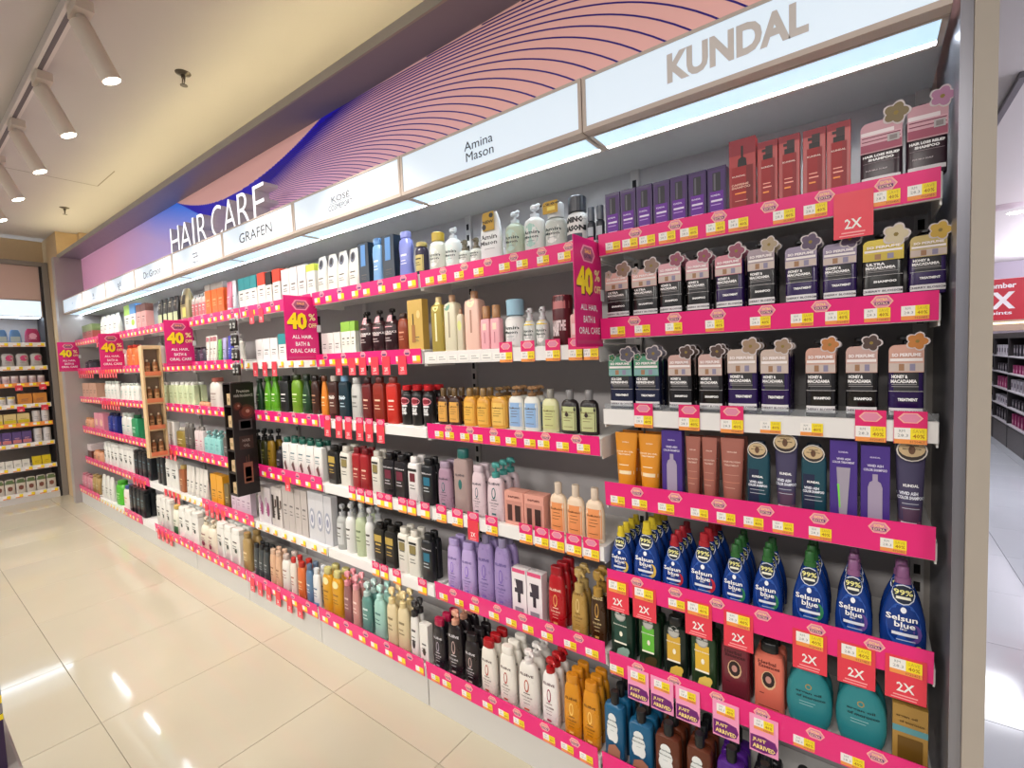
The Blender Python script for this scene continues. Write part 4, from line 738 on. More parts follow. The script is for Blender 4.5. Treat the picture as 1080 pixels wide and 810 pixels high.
P('ya', 'refill_pouch', 'pouch', 'white square refill pouch', 'rect', 'dcd8d4', dr=.4, ink='8a8680'); P('yb', 'body_wash_bottle', 'bottle', 'olive gold bottle', 'rect', '8c7834', 'flip', 'c8c4b4', ink='e0d8a8'); P('yc', 'body_wash_bottle', 'bottle', 'smoke grey bottle', 'rect', '5c5854', 'flip', '807c78', ink='a8a4a0'); P('yd', 'body_wash_bottle', 'bottle', 'white bottle, pink print', 'rect', 'dccccc', 'flip', '98908c', ink='c0607c'); P('ye', 'body_wash_bottle', 'bottle', 'aqua bottle, clear pump', 'rect', '8cc8c4', 'pump', '9ccccc', ink='5a9c9c')
P('yf', 'cream_carton', 'carton', 'small brown and cream carton', 'box', 'c89c84', dr=.6, ink='5a2c20'); P('yg', 'body_wash_bottle', 'bottle', 'white bottle, mint print', 'oval', 'dcdcd4', 'flip', 'c4ccc4', ink='7ca8a0'); P('yh', 'gift_carton', 'carton', 'pink carton with figure print', 'box', 'dc8ca0', dr=.5, extra=[('e', 0, .5, .5, .2, 'ecc8a8')]); P('yi', 'deodorant_bottle', 'bottle', 'navy blue bottle', 'rect', '1c2c7c', 'flip', '181c3c', ink='8c9cd8'); P('yj', 'body_wash_bottle', 'bottle', 'emerald green bottle', 'rect', '2c8c5c', 'flip', '1c5c3c', ink='d8ecdc')
P('za', 'shampoo_bottle', 'bottle', 'white bottle, black print', 'rect', 'e0dfd8', 'flat', 'dcdbd4', ink='2c2c2c', z=(.3, .75), extra=[('e', .2, .42, .3, .06, '2c3c34')]); P('zb', 'shampoo_bottle', 'bottle', 'black men shampoo bottle', 'rect', '14181c', 'flat', '101214', ink='6c8c98', z=(.2, .75)); P('zc', 'shampoo_bottle', 'bottle', 'rust brown bottle', 'rect', '9c5c38', 'flip', 'b89c58', ink='e8c8a0'); P('zd', 'lotion_tube', 'tube', 'white tube, black print', 'tube', 'dcd8d0', cc='d0ccc4', ink='1c1c1c'); P('ze', 'hair_dye_carton', 'carton', 'yellow orange carton', 'box', 'dc9c28', dr=.5, ink='7c5018'); P('zf', 'hair_dye_carton', 'carton', 'dark gold carton', 'box', '6c5c38', dr=.5, ink='c8b880'); P('zg', 'hair_dye_carton', 'carton', 'lilac white carton', 'box', 'ccbcc8', dr=.5, ink='8c7088')
P('zh', 'shampoo_bottle', 'bottle', 'bright green bottle', 'oval', '4cb02c', 'flip', '3c9824', ink='c8ecb4'); P('zi', 'shampoo_bottle', 'bottle', 'white bottle, green base', 'oval', 'dcdccc', 'flip', 'c8a85c', ink='5c7c5c', extra=[('r', -.8, .05, .8, .3, '2c5c34')]); P('zj', 'shampoo_bottle', 'bottle', 'white bottle, orange blue print', 'oval', 'e0d8d0', 'flip', '2c4c8c', ink='c87c3c'); P('zk', 'pump_bottle', 'bottle', 'cream pump bottle, dark fruit print', 'oval', 'e0d8c4', 'pump', 'dcd4bc', ink='8c5c5c', extra=[('e', 0, .2, .4, .08, '7c2c44')]); P('zl', 'shampoo_bottle', 'bottle', 'matte gold bottle', 'oval', 'a88c58', 'flip', 'a08450', ink='e0d0a0'); P('zm', 'shampoo_bottle', 'bottle', 'pink bottle', 'oval', 'c88490', 'flip', 'b87480', ink='f0d0d4'); P('zn', 'gift_carton', 'carton', 'brown carton, white lid', 'box', '6c3c34', dr=.6, top=(.6, 'dccccc'))
# ------------------------------------------------------------------ what stands where: (kind, left px, right px, top px or height, count, rows)
place(1, 1, [('psb', 641, 768, 191, 7), ('rbx', 770, 799, 148), ('rsb', 800, 845, 147, 2), ('rsb', 847, 898, 134, 2), ('hla', 907, 953, 131), ('hlb', 955, 1000, 114)])
place(1, 2, [('k1', 641, 696, 281, 2), ('k2', 697, 722, 272, 1, 2), ('k2', 725, 750, 268, 1, 2), ('k3', 756, 786, 263, 1, 2), ('k4', 790, 820, 256, 1, 2), ('k5', 829, 864, 254, 1, 2), ('k5', 867, 904, 251, 1, 2), ('k6', 908, 953, 247, 1, 2), ('k7', 957, 998, 242, 1, 2)])
place(1, 3, [('k8', 644, 698, 369, 2, 2), ('k9', 707, 732, 367, 1, 3), ('k9', 738, 764, 366, 1, 3), ('kc', 768, 800, 360, 1, 3), ('kc', 803, 834, 360, 1, 3), ('ka', 850, 883, 358, 1, 3), ('k9', 892, 927, 356, 1, 3), ('kb', 936, 975, 354, 1, 2)])
place(1, 4, [('otb', 649, 699, .208, 2, 2), ('pbx', 700, 722, 453), ('ctb', 724, 758, .212, 2, 2), ('ctb', 760, 786, .214, 1, 2), ('teb', 789, 813, 464), ('tet', 817, 843, 455), ('teb', 845, 872, 467), ('pbt', 875, 905, 463), ('pbx', 907, 939, 469), ('tet', 943, 977, 460, 1, 2)])
place(1, 5, [('s1', 644, 667, 554, 1, 4), ('s1', 668, 697, 549, 1, 4), ('s2', 698, 725, 563, 1, 4), ('s2', 726, 760, 561, 1, 4), ('s3', 761, 791, 573, 1, 4), ('s3', 793, 826, 577, 1, 3), ('s3', 835, 875, 580, 1, 3), ('s4', 880, 921, 589, 1, 3), ('s4', 927, 979, 596, 1, 2)])
place(1, 6, [('h1', 646, 670, .218, 1, 2), ('h2', 675, 698, .218, 1, 2), ('h3', 701, 726, .218, 1, 2), ('h4', 730, 757, .218, 1, 2), ('h5', 762, 792, .225, 1, 2), ('h6', 796, 828, .225, 1, 2), ('arg', 829, 879, .205, 1, 2), ('arg', 881, 937, .205, 1, 2), ('agb', 940, 979, .17)])
place(1, 7, [('c1', 640, 661, 727, 1, 3), ('c1', 665, 690, 747, 1, 3), ('c2', 693, 720, 760, 1, 3), ('c2', 725, 752, 772, 1, 3), ('c3', 757, 787, 786, 1, 3), ('c4', 793, 822, .22, 1, 3), ('c4', 830, 862, .22, 1, 2)])
place(2, 1, [('m1', 453, 467, 246), ('m2', 469, 483, 241), ('m3', 484, 507, 252, 2), ('m4', 508, 530, 224), ('m5', 532, 550, 224), ('m6', 552, 572, 217), ('m7', 574, 595, 215), ('m8', 597, 618, 208), ('m9', 620, 638, 217, 2)])
place(2, 2, [('y1', 458, 470, 313), ('y2', 471, 484, 311), ('y3', 485, 491, 325), ('y4', 492, 508, 307), ('y5', 509, 530, 322, 2), ('y6', 532, 551, 316), ('y7', 552, 579, 324, 2), ('y8', 582, 602, 311), ('y9', 603, 622, 325, 2)])
place(2, 3, [('e1', 463, 487, 409, 2, 2), ('e2', 489, 518, 409, 2, 2), ('e3', 519, 536, 408, 1, 2), ('e4', 537, 571, 407, 2, 2), ('e5', 573, 590, 410), ('e6', 592, 632, 411, 2)])
place(2, 4, [('l3', 464, 478, 486, 1, 2), ('l6', 481, 497, 473), ('l4', 499, 513, 490, 1, 2), ('l5', 515, 533, 487, 1, 3), ('l7', 535, 577, 518, 2), ('e7', 580, 638, 511, 3)])
place(2, 5, [('l1', 473, 503, 569, 2, 2), ('l2', 505, 541, 565, 2, 2), ('l8', 543, 575, 600, 2), ('l9', 580, 598, 596, 1, 3), ('la', 604, 621, 598, 1, 2), ('lb', 624, 641, 601, 1, 2)])
place(2, 6, [('ld', 459, 472, 651, 1, 3), ('le', 474, 490, 643, 1, 3), ('lf', 492, 507, 667, 1, 3), ('lg', 509, 525, 673, 1, 3), ('lh', 528, 545, 680, 1, 3), ('li', 548, 569, 684, 1, 3), ('lj', 573, 591, 693, 1, 3), ('lk', 596, 635, 714, 2, 3)])
place(3, 1, [('po', 337, 381, 266, 4), ('g1', 382, 393, 257), ('g2', 394, 405, 251), ('g1', 407, 420, 249), ('g3', 422, 436, 244), ('g4', 438, 449, 256)])
place(3, 2, [('d2', 342, 362, 351, 3), ('d3', 363, 378, 339, 3), ('d4', 380, 419, 327, 3), ('d5', 421, 432, 330), ('d6', 434, 450, 316)])
place(3, 3, [('n6', 341, 348, 396), ('n7', 349, 358, 396), ('n8', 360, 370, 396), ('n9', 372, 383, 398), ('na', 384, 394, 398), ('nb', 396, 408, 397), ('nc', 410, 422, 397), ('nd', 424, 458, 406, 3, 2)])
place(3, 4, [('o5', 348, 359, 469, 1, 2), ('o6', 361, 372, 470, 1, 2), ('o7', 374, 392, 472, 2, 2), ('o6', 394, 404, 475, 1, 2), ('o8', 406, 431, 478, 2, 2), ('o9', 433, 445, 481, 1, 2), ('oa', 447, 459, 483, 1, 2)])
place(3, 5, [('q4', 345, 354, 523, 1), ('q5', 356, 365, 531, 1, 2), ('q6', 366, 375, 530, 1, 2), ('q7', 376, 386, 530, 1, 2), ('q6', 387, 395, 535, 1, 2), ('o5', 397, 420, 552, 2, 2), ('o6', 422, 445, 557, 2, 2), ('oa', 447, 459, 562, 1, 2)])
place(3, 6, [('r8', 342, 363, 600, 2, 2), ('r9', 365, 373, 603, 1, 2), ('ra', 374, 382, 607, 1, 2), ('rb', 384, 394, 614, 1, 2), ('rc', 396, 408, 617, 1, 2), ('rd', 410, 433, 622, 2, 2), ('re', 435, 444, 634, 1, 2), ('rf', 446, 455, 657)])
place(4, 1, [('v1', 255, 274, 292, 3), ('v2', 275, 283, 288), ('v3', 284, 290, 287), ('v2', 291, 299, 284), ('v4', 300, 326, 282, 3), ('v5', 327, 336, 279)])
place(4, 2, [('v4', 273, 296, 357, 3), ('v1', 297, 305, 352), ('v4', 306, 322, 352, 2), ('d1', 324, 337, 334, 2)])
place(4, 3, [('n2', 271, 278, 399, 1, 2), ('n1', 280, 295, 397, 2, 2), ('n3', 297, 307, 396, 1, 2), ('n4', 309, 319, 395, 1, 2), ('n2', 320, 329, 396, 1, 2), ('n5', 330, 338, 396, 1, 2)])
place(4, 4, [('o1', 270, 283, 453, 2, 2), ('o2', 284, 291, 453, 1, 2), ('o3', 293, 299, 470, 1, 2), ('o4', 300, 343, 463, 5, 2)])
place(4, 5, [('q1', 276, 289, 513, 2, 2), ('q2', 290, 301, 514, 2, 2), ('q3', 302, 328, 515, 4, 2), ('q4', 329, 346, 519, 2, 2)])
place(4, 6, [('r1', 270, 286, 575, 3, 2), ('r2', 287, 299, 580, 2, 2), ('r3', 300, 308, 584, 1, 2), ('r4', 309, 315, 588, 1, 2), ('r5', 316, 324, 592, 1, 2), ('r6', 325, 332, 595, 1, 2), ('r7', 333, 340, 599, 1, 2)])
place(5, 1, [('w4', 204, 219, 310, 4), ('w1', 220, 239, 299, 3), ('w2', 240, 246, 297), ('w3', 247, 251, 295)])
place(5, 2, [('x6', 205, 218, 366, 2), ('x5', 219, 231, 354, 3), ('x1', 231, 235, 358), ('x2', 236, 240, 356), ('x3', 241, 247, 354), ('x4', 248, 256, 352)])
place(5, 3, [('x8', 211, 221, 424, 2), ('x9', 222, 233, 398, 1), ('o3', 238, 250, 410, 2)])
place(5, 4, [('yd', 208, 217, 450, 2), ('ye', 218, 235, 455, 3, 2), ('yc', 238, 256, 458, 3)])
place(5, 5, [('zd', 212, 221, 495, 2), ('ze', 226, 239, 500, 2), ('zf', 240, 245, 510), ('zg', 247, 268, 512, 4)])
place(5, 6, [('zk', 213, 229, 546, 2, 2), ('za', 231, 256, 553, 3, 2), ('zl', 258, 266, 561, 1, 2)])
place(6, 1, [('w6', 168, 190, 314, 4), ('w5', 191, 201, 305)])
place(6, 2, [('w4', 165, 170, 362), ('x5', 196, 203, 356)])
place(6, 3, [('x7', 171, 207, 403, 7, 2)])
place(6, 4, [('ya', 173, 187, 443, 2), ('yb', 188, 197, 450), ('yc', 198, 206, 446, 2)])
place(6, 5, [('zb', 168, 176, 478, 2), ('za', 177, 190, 483, 2), ('zc', 191, 197, 490), ('zd', 198, 212, 492, 3)])
place(6, 6, [('za', 168, 183, 524, 3, 2), ('zi', 184, 190, 532), ('za', 191, 212, 536, 3, 2)])
place(7, 1, [('w9', 134, 140, 323, 1), ('w8', 140, 146, 321, 1), ('w7', 147, 157, 321, 2)])
place(7, 2, [('x5', 128, 133, 370), ('r5', 134, 146, 364, 2)])
place(7, 3, [('yg', 128, 147, 404, 4)])
place(7, 4, [('yj', 141, 147, 437), ('yg', 130, 140, 435, 2)])
place(7, 5, [('za', 128, 143, 470, 3), ('zb', 144, 162, 476, 4)])
place(7, 6, [('zj', 131, 138, 510), ('zb', 139, 155, 514, 4, 2)])
place(8, 1, [('wa', 107, 126, 332, 4)])
place(8, 2, [('d2', 108, 124, 372, 3)])
place(8, 3, [('yg', 112, 126, 402, 4)])
place(8, 4, [('yh', 102, 112, 435, 2), ('yi', 116, 125, 435, 2)])
place(8, 5, [('za', 112, 127, 467, 4)])
place(8, 6, [('wa', 109, 121, 502, 3), ('zh', 123, 130, 505)])
place(9, 1, [('wb', 89, 100, 344, 2)])
place(9, 2, [('o3', 90, 98, 380, 2)])
place(9, 3, [('yf', 89, 104, 404, 4)])
place(9, 4, [('x8', 91, 98, 440, 2)])
place(9, 5, [('zn', 92, 99, 466, 1), ('x8', 100, 108, 474, 2)])
place(9, 6, [('zm', 88, 98, 499, 3), ('zl', 99, 106, 500, 2)])
# ------------------------------------------------------------------ end unit on the far wall (faces +x)
XE = -8.64; RZ = math.pi/2
eu = empty('wall_shelf_unit', (XE, .4, 0)); tag(eu, 'narrow shelving unit with grey frame on the far end wall', 'shelf')
def eb(name, a, b, m, par=eu):      # world box under the end unit
    g = G(); g.cbox((a[0]-XE, a[1]-.4, a[2]), (b[0]-XE, b[1]-.4, b[2]), m, .002); return g.build(name, par)
eb('side_post', (XE-.05, 1.395, 0), (XE+.01, 1.455, 3.09), M('8e8883', .4, .3)); eb('inner_liner', (XE-.42, 1.372, 0), (XE-.002, 1.394, 3.04), M('262224', .5))
eb('top_frame', (XE-.05, -2, 3.035), (XE+.01, 1.394, 3.09), M('8e8883', .4, .3)); eb('header_panel', (XE-.06, -2, 2.60), (XE-.03, 1.371, 3.034), M('cfb3aa', .5, v=.03, sc=2))
eb('back_board', (XE-.45, -2, 0), (XE-.43, 1.371, 2.6), M('8a817c', .6)); eb('kick_panel', (XE-.03, -2, 0), (XE, 1.371, .085), M('cfccc8', .4))
lb = empty('lightbox_sign', (XE, .4, 2.38)); tag(lb, 'white lit sign box on the far end unit', 'sign')
G().box((-.1, -2.4, 0), (-.005, .965, .21), alum).build('frame', lb); G().box((-.005, -2.39, .008), (.0, .955, .202), M('c8e0f2', kind='glow', s=.8)).build('face', lb); G().box((-.25, -2.3, -.006), (-.05, .95, -.001), M('d8ecff', kind='glow', s=6)).build('diffuser', lb)
EZ = [2.02, 1.72, 1.505, 1.235, .995, .735, .432, .10]; EC = [white, white, orange, white, orange, white, white, white]
EN = ['top', 'second', 'third', 'fourth', 'fifth', 'sixth', 'seventh', 'bottom']
P('fa', 'snack_pouch', 'pouch', 'blue and silver pouch', 'pouch', '5c86b8', dr=.5, ink='e0e8f0', z=(.1, .6), extra=[('r', -.8, .1, .8, .5, 'a8b4b0')]); P('fb', 'cushion_pouch', 'pouch', 'magenta pouch', 'pouch', 'a02858', dr=.5, ink='f0c8d8', extra=[('e', 0, .5, .5, .2, 'd89cb4')])
P('fc', 'wipes_tub', 'tub', 'pink and silver tub', 'waist', 'b8b4b0', dr=.6, extra=[('e', .2, .65, .6, .22, 'd0487c')], ink='707070'); P('fd', 'cream_jar', 'jar', 'small pale jar', 'jar', 'c8b0b4', dr=.95, ink='8a7078', extra=[('r', -.8, .75, .8, .95, 'e0d8d4')]); P('fe', 'soap_carton', 'carton', 'orange and violet carton', 'box', 'd08a3c', dr=.6, ink='6a3a5a'); P('ff', 'cream_jar', 'jar', 'white and yellow jar', 'jar', 'd8d4d0', dr=.95, ink='708090', extra=[('r', -.8, .75, .8, .95, 'd8c04c')])
P('fg', 'soap_carton', 'carton', 'yellow and cream carton', 'box', 'd8c488', dr=.6, ink='a08838', extra=[('r', -.9, .1, .9, .4, 'd0c020')]); P('fh', 'soap_carton', 'carton', 'purple pink carton', 'box', '5a4880', dr=.6, ink='e0a8b0', extra=[('r', -.9, .1, .9, .35, 'c87878')]); P('fi', 'cream_jar', 'jar', 'white clip top jar', 'jar', 'd4d0d0', dr=.95, ink='8a8a90'); P('fj', 'soap_carton', 'carton', 'low white carton', 'box', 'd8d8d0', dr=.6, ink='505850'); P('fk', 'soap_carton', 'carton', 'bright yellow carton', 'box', 'd8c020', dr=.6, ink='8a6a10'); P('fl', 'snack_pouch', 'pouch', 'green and white bag', 'rect', 'd0c8bc', dr=.5, ink='6a4034', extra=[('r', -.95, .7, .95, .95, '5c7048'), ('e', 0, .4, .5, .15, '7a4a3c')])
ER = [[('fa', .80, 1.16, 3, .17), ('fb', 1.18, 1.34, 1, .19)], [('fc', .82, 1.34, 4, .17)], [('fd', .78, 1.34, 7, .1)], [('ff', .8, 1.05, 3, .11), ('fe', 1.06, 1.34, 2, .14)], [('fg', .8, 1.16, 3, .13), ('fi', 1.18, 1.35, 2, .15)],
      [('fh', .8, 1.16, 4, .16), ('fi', 1.18, 1.35, 2, .18)], [('fj', .82, 1.12, 4, .1), ('fk', 1.14, 1.32, 2, .12)], [('fl', .78, 1.35, 6, .2)]]
for i in range(8):
    s = empty('shelf', (XE, .4, EZ[i])); tag(s, '%s %s fronted shelf of the far end unit' % (EN[i], 'orange' if EC[i] == orange else 'white'), 'shelf')
    g = G(); g.cbox((-.42, -2.4, .0), (-.006, .96, .02), white, .001); g.build('board', s); g = G(); g.cbox((-.006, -2.4, -.025), (.004, .965, .03), EC[i], .001); g.build('price_rail', s)
    for k in range(8):
        m = proto['T'][1]; o = bpy.data.objects.new('price_tag', m); COL.objects.link(o); o.parent = s; o.location = (.0055, .92-k*.11, -.02); o.rotation_euler = (0, 0, RZ)
        if i in (2, 3) and k % 2 == 0:
            o = bpy.data.objects.new('double_points_tag', proto['h'][1]); COL.objects.link(o); o.parent = s; o.location = (.0065, .9-k*.11, -.03); o.rotation_euler = (0, 0, RZ); o.scale = (.9, 1, .7)
    for kd, ya, yb, n, h in ER[i]:
        T = TYPES[kd]; wh = '%s shelf, far end unit' % EN[i]; TOT[(T['d'], wh)] = n; p = (yb-ya)/n; w = p*.93; dep = w*T['dr']
        run(T, XE-.03-dep/2, ya+p/2, EZ[i]+.02, n, w, h, 1, wh, p, rz=RZ, hi=False, dirv=(0, 1), bdir=(-1, 0))
# ------------------------------------------------------------------ wooden rack and black display column between the bays
wood = M('d6b88c', .6, v=.12, sc=14)
wx, wy, wz = -4.98, 1.4475, .87; wd = empty('wooden_display_rack', (wx, wy, wz), RZ); tag(wd, 'tall narrow wooden rack with four compartments hung on the shelving', 'rack')
hw, hh, dp = .0725, .98, .075
for x in (-hw, hw-.014): G().cbox((x, 0, 0), (x+.014, dp, hh), wood, .001).build('side_board', wd)
G().box((-hw+.014, dp-.006, 0), (hw-.014, dp, hh), M('8a7a68', .7)).build('back_board', wd)
for k in range(5):
    z = k*.235 if k < 4 else hh-.03; G().cbox((-hw+.014, 0, z), (hw-.014, dp-.006, z+.014 if k < 4 else hh), wood, .001).build('shelf_board', wd)
    if k < 4: G().cbox((-hw+.014, -.004, z+.014), (hw-.014, .0, z+.05), M('e0845c', .5), .001).build('ledge_label', wd)
D('wb1', 'hair_serum_bottle', 'bottle', 'small brown serum bottle', 'round', '8a5a34', 'screw', 'e8dcc0', .9, [('r', -.8, .2, .8, .6, 'c89c6c'), ('r', -.5, .4, .5, .45, '5a3a20')])
for k in range(4):
    T = TYPES['wb1']; wh = ['bottom', 'third', 'second', 'top'][k]+' compartment, wooden rack'; TOT[(T['d'], wh)] = 2
    run(T, wx-.036, wy-.027, wz+k*.235+.014, 2, .04, .14, 1, wh, .054, rz=RZ, hi=False, dirv=(0, 1), bdir=(-1, 0))
bxx, bz0, bz1 = -3.39, .775, 1.53
bd = empty('black_display_column', (bxx, 1.38, bz0)); tag(bd, 'tall black cardboard display column with bottle pictures on its side', 'display')
bk = M('1a1314', .35); h = bz1-bz0; g = G(); g.cbox((.045, 0, 0), (.062, .145, h), bk, .001); g.build('side_panel', bd); G().cbox((-.062, 0, 0), (-.05, .145, h), bk, .001).build('side_panel', bd); G().box((-.05, .135, 0), (.045, .145, h), bk).build('back_panel', bd)
for k in range(6): G().cbox((-.05, 0, k*h/5.05), (.045, .135, k*h/5.05+.012), bk, .001).build('shelf_board', bd)
g = G()
def S(y0, z0, y1, z1, c): g.add([(.0624, y0, z0), (.0624, y1, z0), (.0624, y1, z1), (.0624, y0, z1)], [(0, 1, 2, 3)], M(c, .4))
def SE(cy, cz, r, c, off=0): g.add([(.0625+off, cy+r*math.cos(t*.5236), cz+r*math.sin(t*.5236)) for t in range(12)], [tuple(range(12))], M(c, .4))
def ST(t, cy, cz, w, hh_, c):
    v_, f_, _ = text_geo(t, .01, 1); g.add([(.063, cy+a*w, cz+b*hh_) for a, b in v_], f_, M(c, .4))
ST('Premium', .075, .70, .08, .022, 'b8b0ac'); ST('HAIR FRAGRANCE', .075, .67, .12, .018, 'b8b0ac')
for cy, cz, r in ((.09, .56, .05), (.035, .60, .028)): SE(cy, cz, r, '4a2420'); SE(cy, cz, r*.7, '6a3428', .0003); SE(cy+.006, cz+.004, r*.25, 'b08478', .0006)
S(.035, .44, .12, .51, '4c4648'); S(.045, .45, .11, .50, '161214'); S(.03, .31, .12, .40, '3c2420'); ST('HAIR', .075, .37, .05, .02, 'a89890'); ST('OIL', .075, .335, .04, .02, 'a89890')
S(.045, .08, .105, .22, '8a5a48'); S(.055, .12, .095, .19, '2c1a18'); S(.065, .22, .07, .26, '5a4030'); S(.08, .22, .085, .27, '5a4030'); S(.055, .09, .095, .115, 'a03c34')
g.build('side_print', bd)
D('bb1', 'hair_oil_carton', 'carton', 'small kraft carton in the black column', 'box', 'c8ac84', dr=.8, el=[('r', -.6, .3, .6, .6, 'a08860')])
for k in range(5):
    T = TYPES['bb1']; o = build_product(T, .05, .075, False); o.location = (bxx-.004, 1.38+.03, bz0+k*h/5.05+.0125); tag(o, 'small kraft carton in black display column, %s compartment' % ['bottom', 'fourth', 'third', 'second', 'top'][k], 'carton', 'kraft cartons in the black display column')
# clip strip with mini bottles above the column
cs = empty('clip_strip', (-3.36, 1.46, 1.58)); tag(cs, 'hanging clip strip above the black display column', 'rack'); g = G(); g.box((-.012, .004, 0), (.012, .006, .40), M('c8c8cc', .3)); g.build('strip', cs)
D('ms', 'mini_bottle', 'bottle', 'mini black bottle on the clip strip', 'round', '26221f', 'flip', 'b8b8ba', .8, [('r', -.8, .2, .8, .6, 'a8a8a4'), ('r', -.6, .35, .6, .45, '2c2828')])
for k in range(4):
    for i in range(2):
        o = build_product(TYPES['ms'], .034, .085, False); o.location = (-3.385+i*.05, 1.44, 1.58+k*.098); tag(o, 'mini black bottle on clip strip, %s row, %s' % (['bottom', 'third', 'second', 'top'][k], ['left', 'right'][i]), 'bottle', 'mini bottles on the clip strip')
        G().box((-.003, 0, .06), (.003, .02, .066), M('c8c8cc', .3)).build('clip', o)
# ------------------------------------------------------------------ ceiling fittings
tk = empty('light_track', (-5, .672, ZC)); tag(tk, 'long white ceiling track carrying the spotlights', 'track')
G().cbox((-4.6, -.026, -.055), (5.2, .026, 0), M('d8d0ca', .4), .002).build('rail', tk); G().box((-4.6, -.01, -.0562), (5.2, .01, -.055), M('6a6264', .5)).build('slot', tk)
def spot(x, lab):
    s = empty('track_spotlight', (x, .69, ZC-.055)); tag(s, lab, 'lamp', 'track spotlights')
    wm = M('cfc3b4', .5); g = G(); g.cbox((-.07, -.035, -.05), (.07, .035, 0), wm, .004); g.build('adapter', s)
    g = G(); g.tube([(0, 0, -.05), (0, 0, -.09)], .018, wm, 12); g.tube([(0, 0, -.085), (-.02, .0, -.11)], .01, wm, 8); g.build('swivel', s)
    d = Vector((.03, .12, -.29)).normalized(); a = Vector((-.01, -.005, -.075)); e = a+d*.25
    g = G(); g.tube([a-d*.004, a, e, e+d*.004], [.036, .04, .042, .042], wm, 24); g.build('can', s, smooth=40)
    g = G(); g.tube([e+d*.0045, e+d*.006], .036, M('fff4e4', kind='glow', s=14), 20); g.build('lens', s)
    l = bpy.data.lights.new('spot_beam', 'SPOT'); l.energy = 55; l.spot_size = math.radians(75); l.spot_blend = .6; l.color = (1, .92, .82); l.shadow_soft_size = .035
    o = bpy.data.objects.new('beam', l); COL.objects.link(o); o.parent = s; o.location = e+d*.02; o.rotation_euler = d.to_track_quat('-Z', 'Y').to_euler()
for k, x in enumerate((-2.06, -2.94, -3.79, -4.61, -5.45, -6.28, -7.1)): spot(x, 'white cylinder track spotlight, %s along the ceiling track' % (['outermost', 'nearest visible', 'second', 'third', 'fourth', 'fifth', 'farthest'][k]))
for (u, v), l in (((193, 77), 'nearer brass and black ceiling sprinkler head'), ((68, 219), 'farther ceiling sprinkler head near the corner')):
    x, y = onZ(u, v, ZC); s = empty('sprinkler', (x, y, ZC)); tag(s, l, 'sprinkler'); mt = M('5a5248', .3, .8)
    g = G(); g.rings([(-.012, .02, .02), (-.004, .04, .04), (0, .042, .042)], mt, 2, 20); g.build('escutcheon', s)
    g = G(); g.tube([(0, 0, -.01), (0, 0, -.03)], .012, mt, 10); g.tube([(.012, 0, -.028), (.016, 0, -.05), (0, 0, -.07)], .004, mt, 6); g.tube([(-.012, 0, -.028), (-.016, 0, -.05), (0, 0, -.07)], .004, mt, 6); g.build('frame', s)
    g = G(); g.rings([(-.074, .02, .02), (-.071, .02, .02)], mt, 2, 14); g.build('deflector', s)
# ------------------------------------------------------------------ display bin at the left edge
bn = empty('dump_bin', (-2.0, .0, 0)); tag(bn, 'grey floor display bin at the left edge of the aisle', 'bin')
G().cbox((-.2, -.25, 0), (.2, .157, .56), M('8a8480', .5), .004).build('body', bn); G().cbox((-.205, -.255, .56), (.205, .162, .60), M('a8a29c', .5), .003).build('rim', bn)
pb = empty('striped_carton', (-1.92, .02, .6005)); tag(pb, 'dark purple carton with yellow and grey bands on the bin', 'carton')
def ring(z0, z1, m, nm, e=.0): G().cbox((-.10-e, -.16-e, z0), (.10+e, .118+e, z1), m, .001).build(nm, pb)
ring(0, .42, M('2c1640', .35), 'carton'); ring(.135, .15, yellow, 'yellow_band', .0012); ring(.152, .178, M('8c8686', .4), 'grey_band', .0012); ring(.18, .2, yellow, 'yellow_band', .0012); ring(.202, .235, M('8c8686', .4), 'grey_band', .0012); ring(.236, .424, M('15101a', .4), 'black_lid', .0012)
# ------------------------------------------------------------------ the other aisle, seen past the end panel
XR = 1.68
rs = struct(G().box((3.6, 2, 0), (3.7, 17, ZC), M('8a8688', .7)).build('wall_aisle_side')); struct(G().box((-1, 16, 0), (5, 16.1, ZC), M('b4aab4', .7)).build('wall_aisle_far'))
struct(G().box((-2, 2.6, 0), (.05, 2.7, ZC), M('b4aab4', .7)).build('wall_aisle_left'))
ru = empty('dark_shelf_unit', (XR, 8, 0)); tag(ru, 'long dark shelving unit in the aisle past the end panel', 'shelf')
dk = M('2a2729', .45); G().cbox((0, 0, 0), (.5, 6, .32), M('5c5654', .4), .003).build('base_drawers', ru); G().cbox((.44, 0, .32), (.5, 6, 1.65), dk, .002).build('back_panel', ru); G().cbox((0, 0, 1.62), (.5, 6, 1.70), dk, .002).build('top_panel', ru)
for k in range(7): G().cbox((-.004, k*1.0-.02 if k else 0, 0), (.44, k*1.0+.02, 1.62), dk, .002).build('divider', ru)
for k in range(5):
    z = .34+k*.25; G().cbox((-.01, 0, z), (.44, 6, z+.02), M('d4d0d4', .3), .001).build('shelf_board', ru)
D('mk', 'makeup_carton', 'carton', 'magenta makeup carton', 'box', 'b03070', dr=.6, el=[('r', -.7, .2, .7, .5, 'e8a0c0')]); D('mw', 'makeup_tray', 'tray', 'white cosmetic tray', 'box', 'c8c4cc', dr=.9, el=[('r', -.8, .3, .8, .7, '6c6474')]); D('mn', 'makeup_carton', 'carton', 'black cosmetic carton', 'box', '2c2830', dr=.6, el=[('r', -.6, .3, .6, .7, 'b8b0b8')])
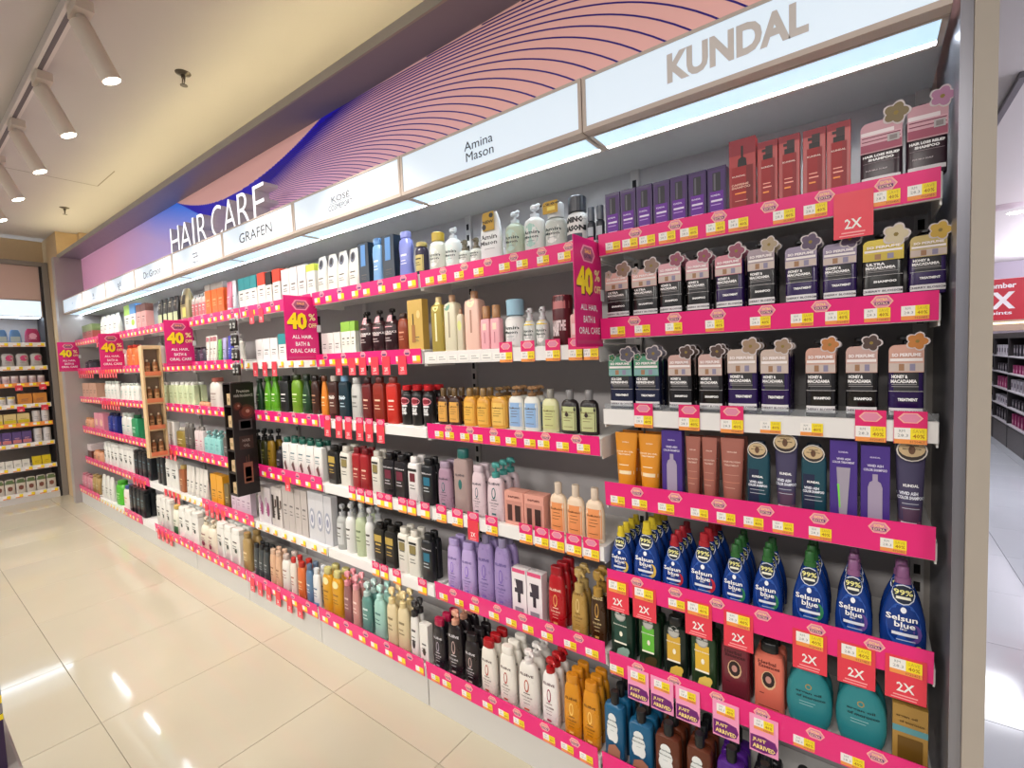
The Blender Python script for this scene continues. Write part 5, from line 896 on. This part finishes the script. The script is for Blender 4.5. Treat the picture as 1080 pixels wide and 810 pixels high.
for k in range(5):
    z = .36+k*.25
    for seg, kd in enumerate(('mk', 'mw', 'mn')):
        T = TYPES[('mw', 'mk', 'mn')[(seg+k) % 3]]; wh = '%s shelf, section %s, far aisle' % (['bottom', 'fourth', 'third', 'second', 'top'][k], ['nearest', 'middle', 'farther'][seg]); TOT[(T['d'], wh)] = 5
        run(T, XR+.06, 8.15+seg*1.0+.7, z, 5, .1, .12 if k % 2 else .16, 1, wh, -.17, rz=-RZ, hi=False, dirv=(0, 1), bdir=(1, 0))
rg = empty('hanging_banner', (1.35, 7.6, 1.83)); tag(rg, 'red hanging banner with white 2X lettering over the far aisle', 'sign')
g = G(); g.cbox((-.75, 0, 0), (.75, .02, .46), M('c8283a', .4), .002); g.build('board', rg)
g = G(); wt = M('f6eef0', .4); g.text('member', -.155, .385, .26, .06, wt, y=-.001, bold=.03, res=3); g.text('2X', -.175, .22, .29, .19, wt, y=-.001, bold=.04, res=3); g.text('points', -.165, .075, .22, .05, wt, y=-.001, bold=.02, res=3); g.build('lettering', rg)
G().tube([(-.6, .01, .46), (-.6, .01, 1.57)], .004, wt).build('wire', rg); G().tube([(.6, .01, .46), (.6, .01, 1.57)], .004, wt).build('wire', rg)
ex = empty('exit_sign', (1.86, 8.9, 2.44)); tag(ex, 'small green exit sign under the far aisle ceiling', 'sign'); g = G(); g.box((0, 0, 0), (.4, .03, .16), M('2c8a64', kind='glow', s=.5)); g.build('panel', ex)
hl_ = empty('aisle_fascia', (.9, 12, 1.75)); tag(hl_, 'lit beige header over the shelves at the far aisle end', 'panel'); G().cbox((0, 0, 0), (2.6, .3, .3), M('a8907c', .5), .002).build('board', hl_); G().box((0, -.01, .12), (2.6, 0, .15), M('ffe6a8', kind='glow', s=2.0)).build('light_line', hl_)
ps = empty('lit_poster', (2.15, 10.4, 1.705)); tag(ps, 'pink lit poster above the dark shelving', 'poster'); G().box((0, 0, 0), (.8, .02, .28), M('e8a0a8', kind='glow', s=.7)).build('panel', ps)
for k, (u, v) in enumerate(((1072, 224), (1058, 287))):
    x, y = onZ(u, v, ZC); y = min(y, 14.5); x = min(x, 3.2); s = empty('downlight', (x, y, ZC)); tag(s, ['nearer', 'farther'][k]+' round ceiling downlight in the far aisle', 'light'); g = G(); g.rings([(-.006, .09, .09), (-.001, .1, .1)], M('fffaf0', kind='glow', s=8), 2, 20); g.build('lens', s)
x, y = onZ(1060, 218, ZC); s = empty('ceiling_diffuser', (x, y, ZC)); tag(s, 'round air diffuser on the far aisle ceiling', 'vent'); g = G(); g.rings([(-.02, .1, .1), (-.008, .2, .2), (-.001, .22, .22)], M('b8a8ac', .5), 2, 24); g.build('ring', s)
tb = empty('ceiling_track', (.83, 5.0, ZC)); tag(tb, 'dark grey ceiling track over the far aisle', 'track'); g = G(); g.cbox((-.02, -.3, -.04), (.02, 1.2, 0), M('6a686c', .5), .002); g.build('rail', tb)
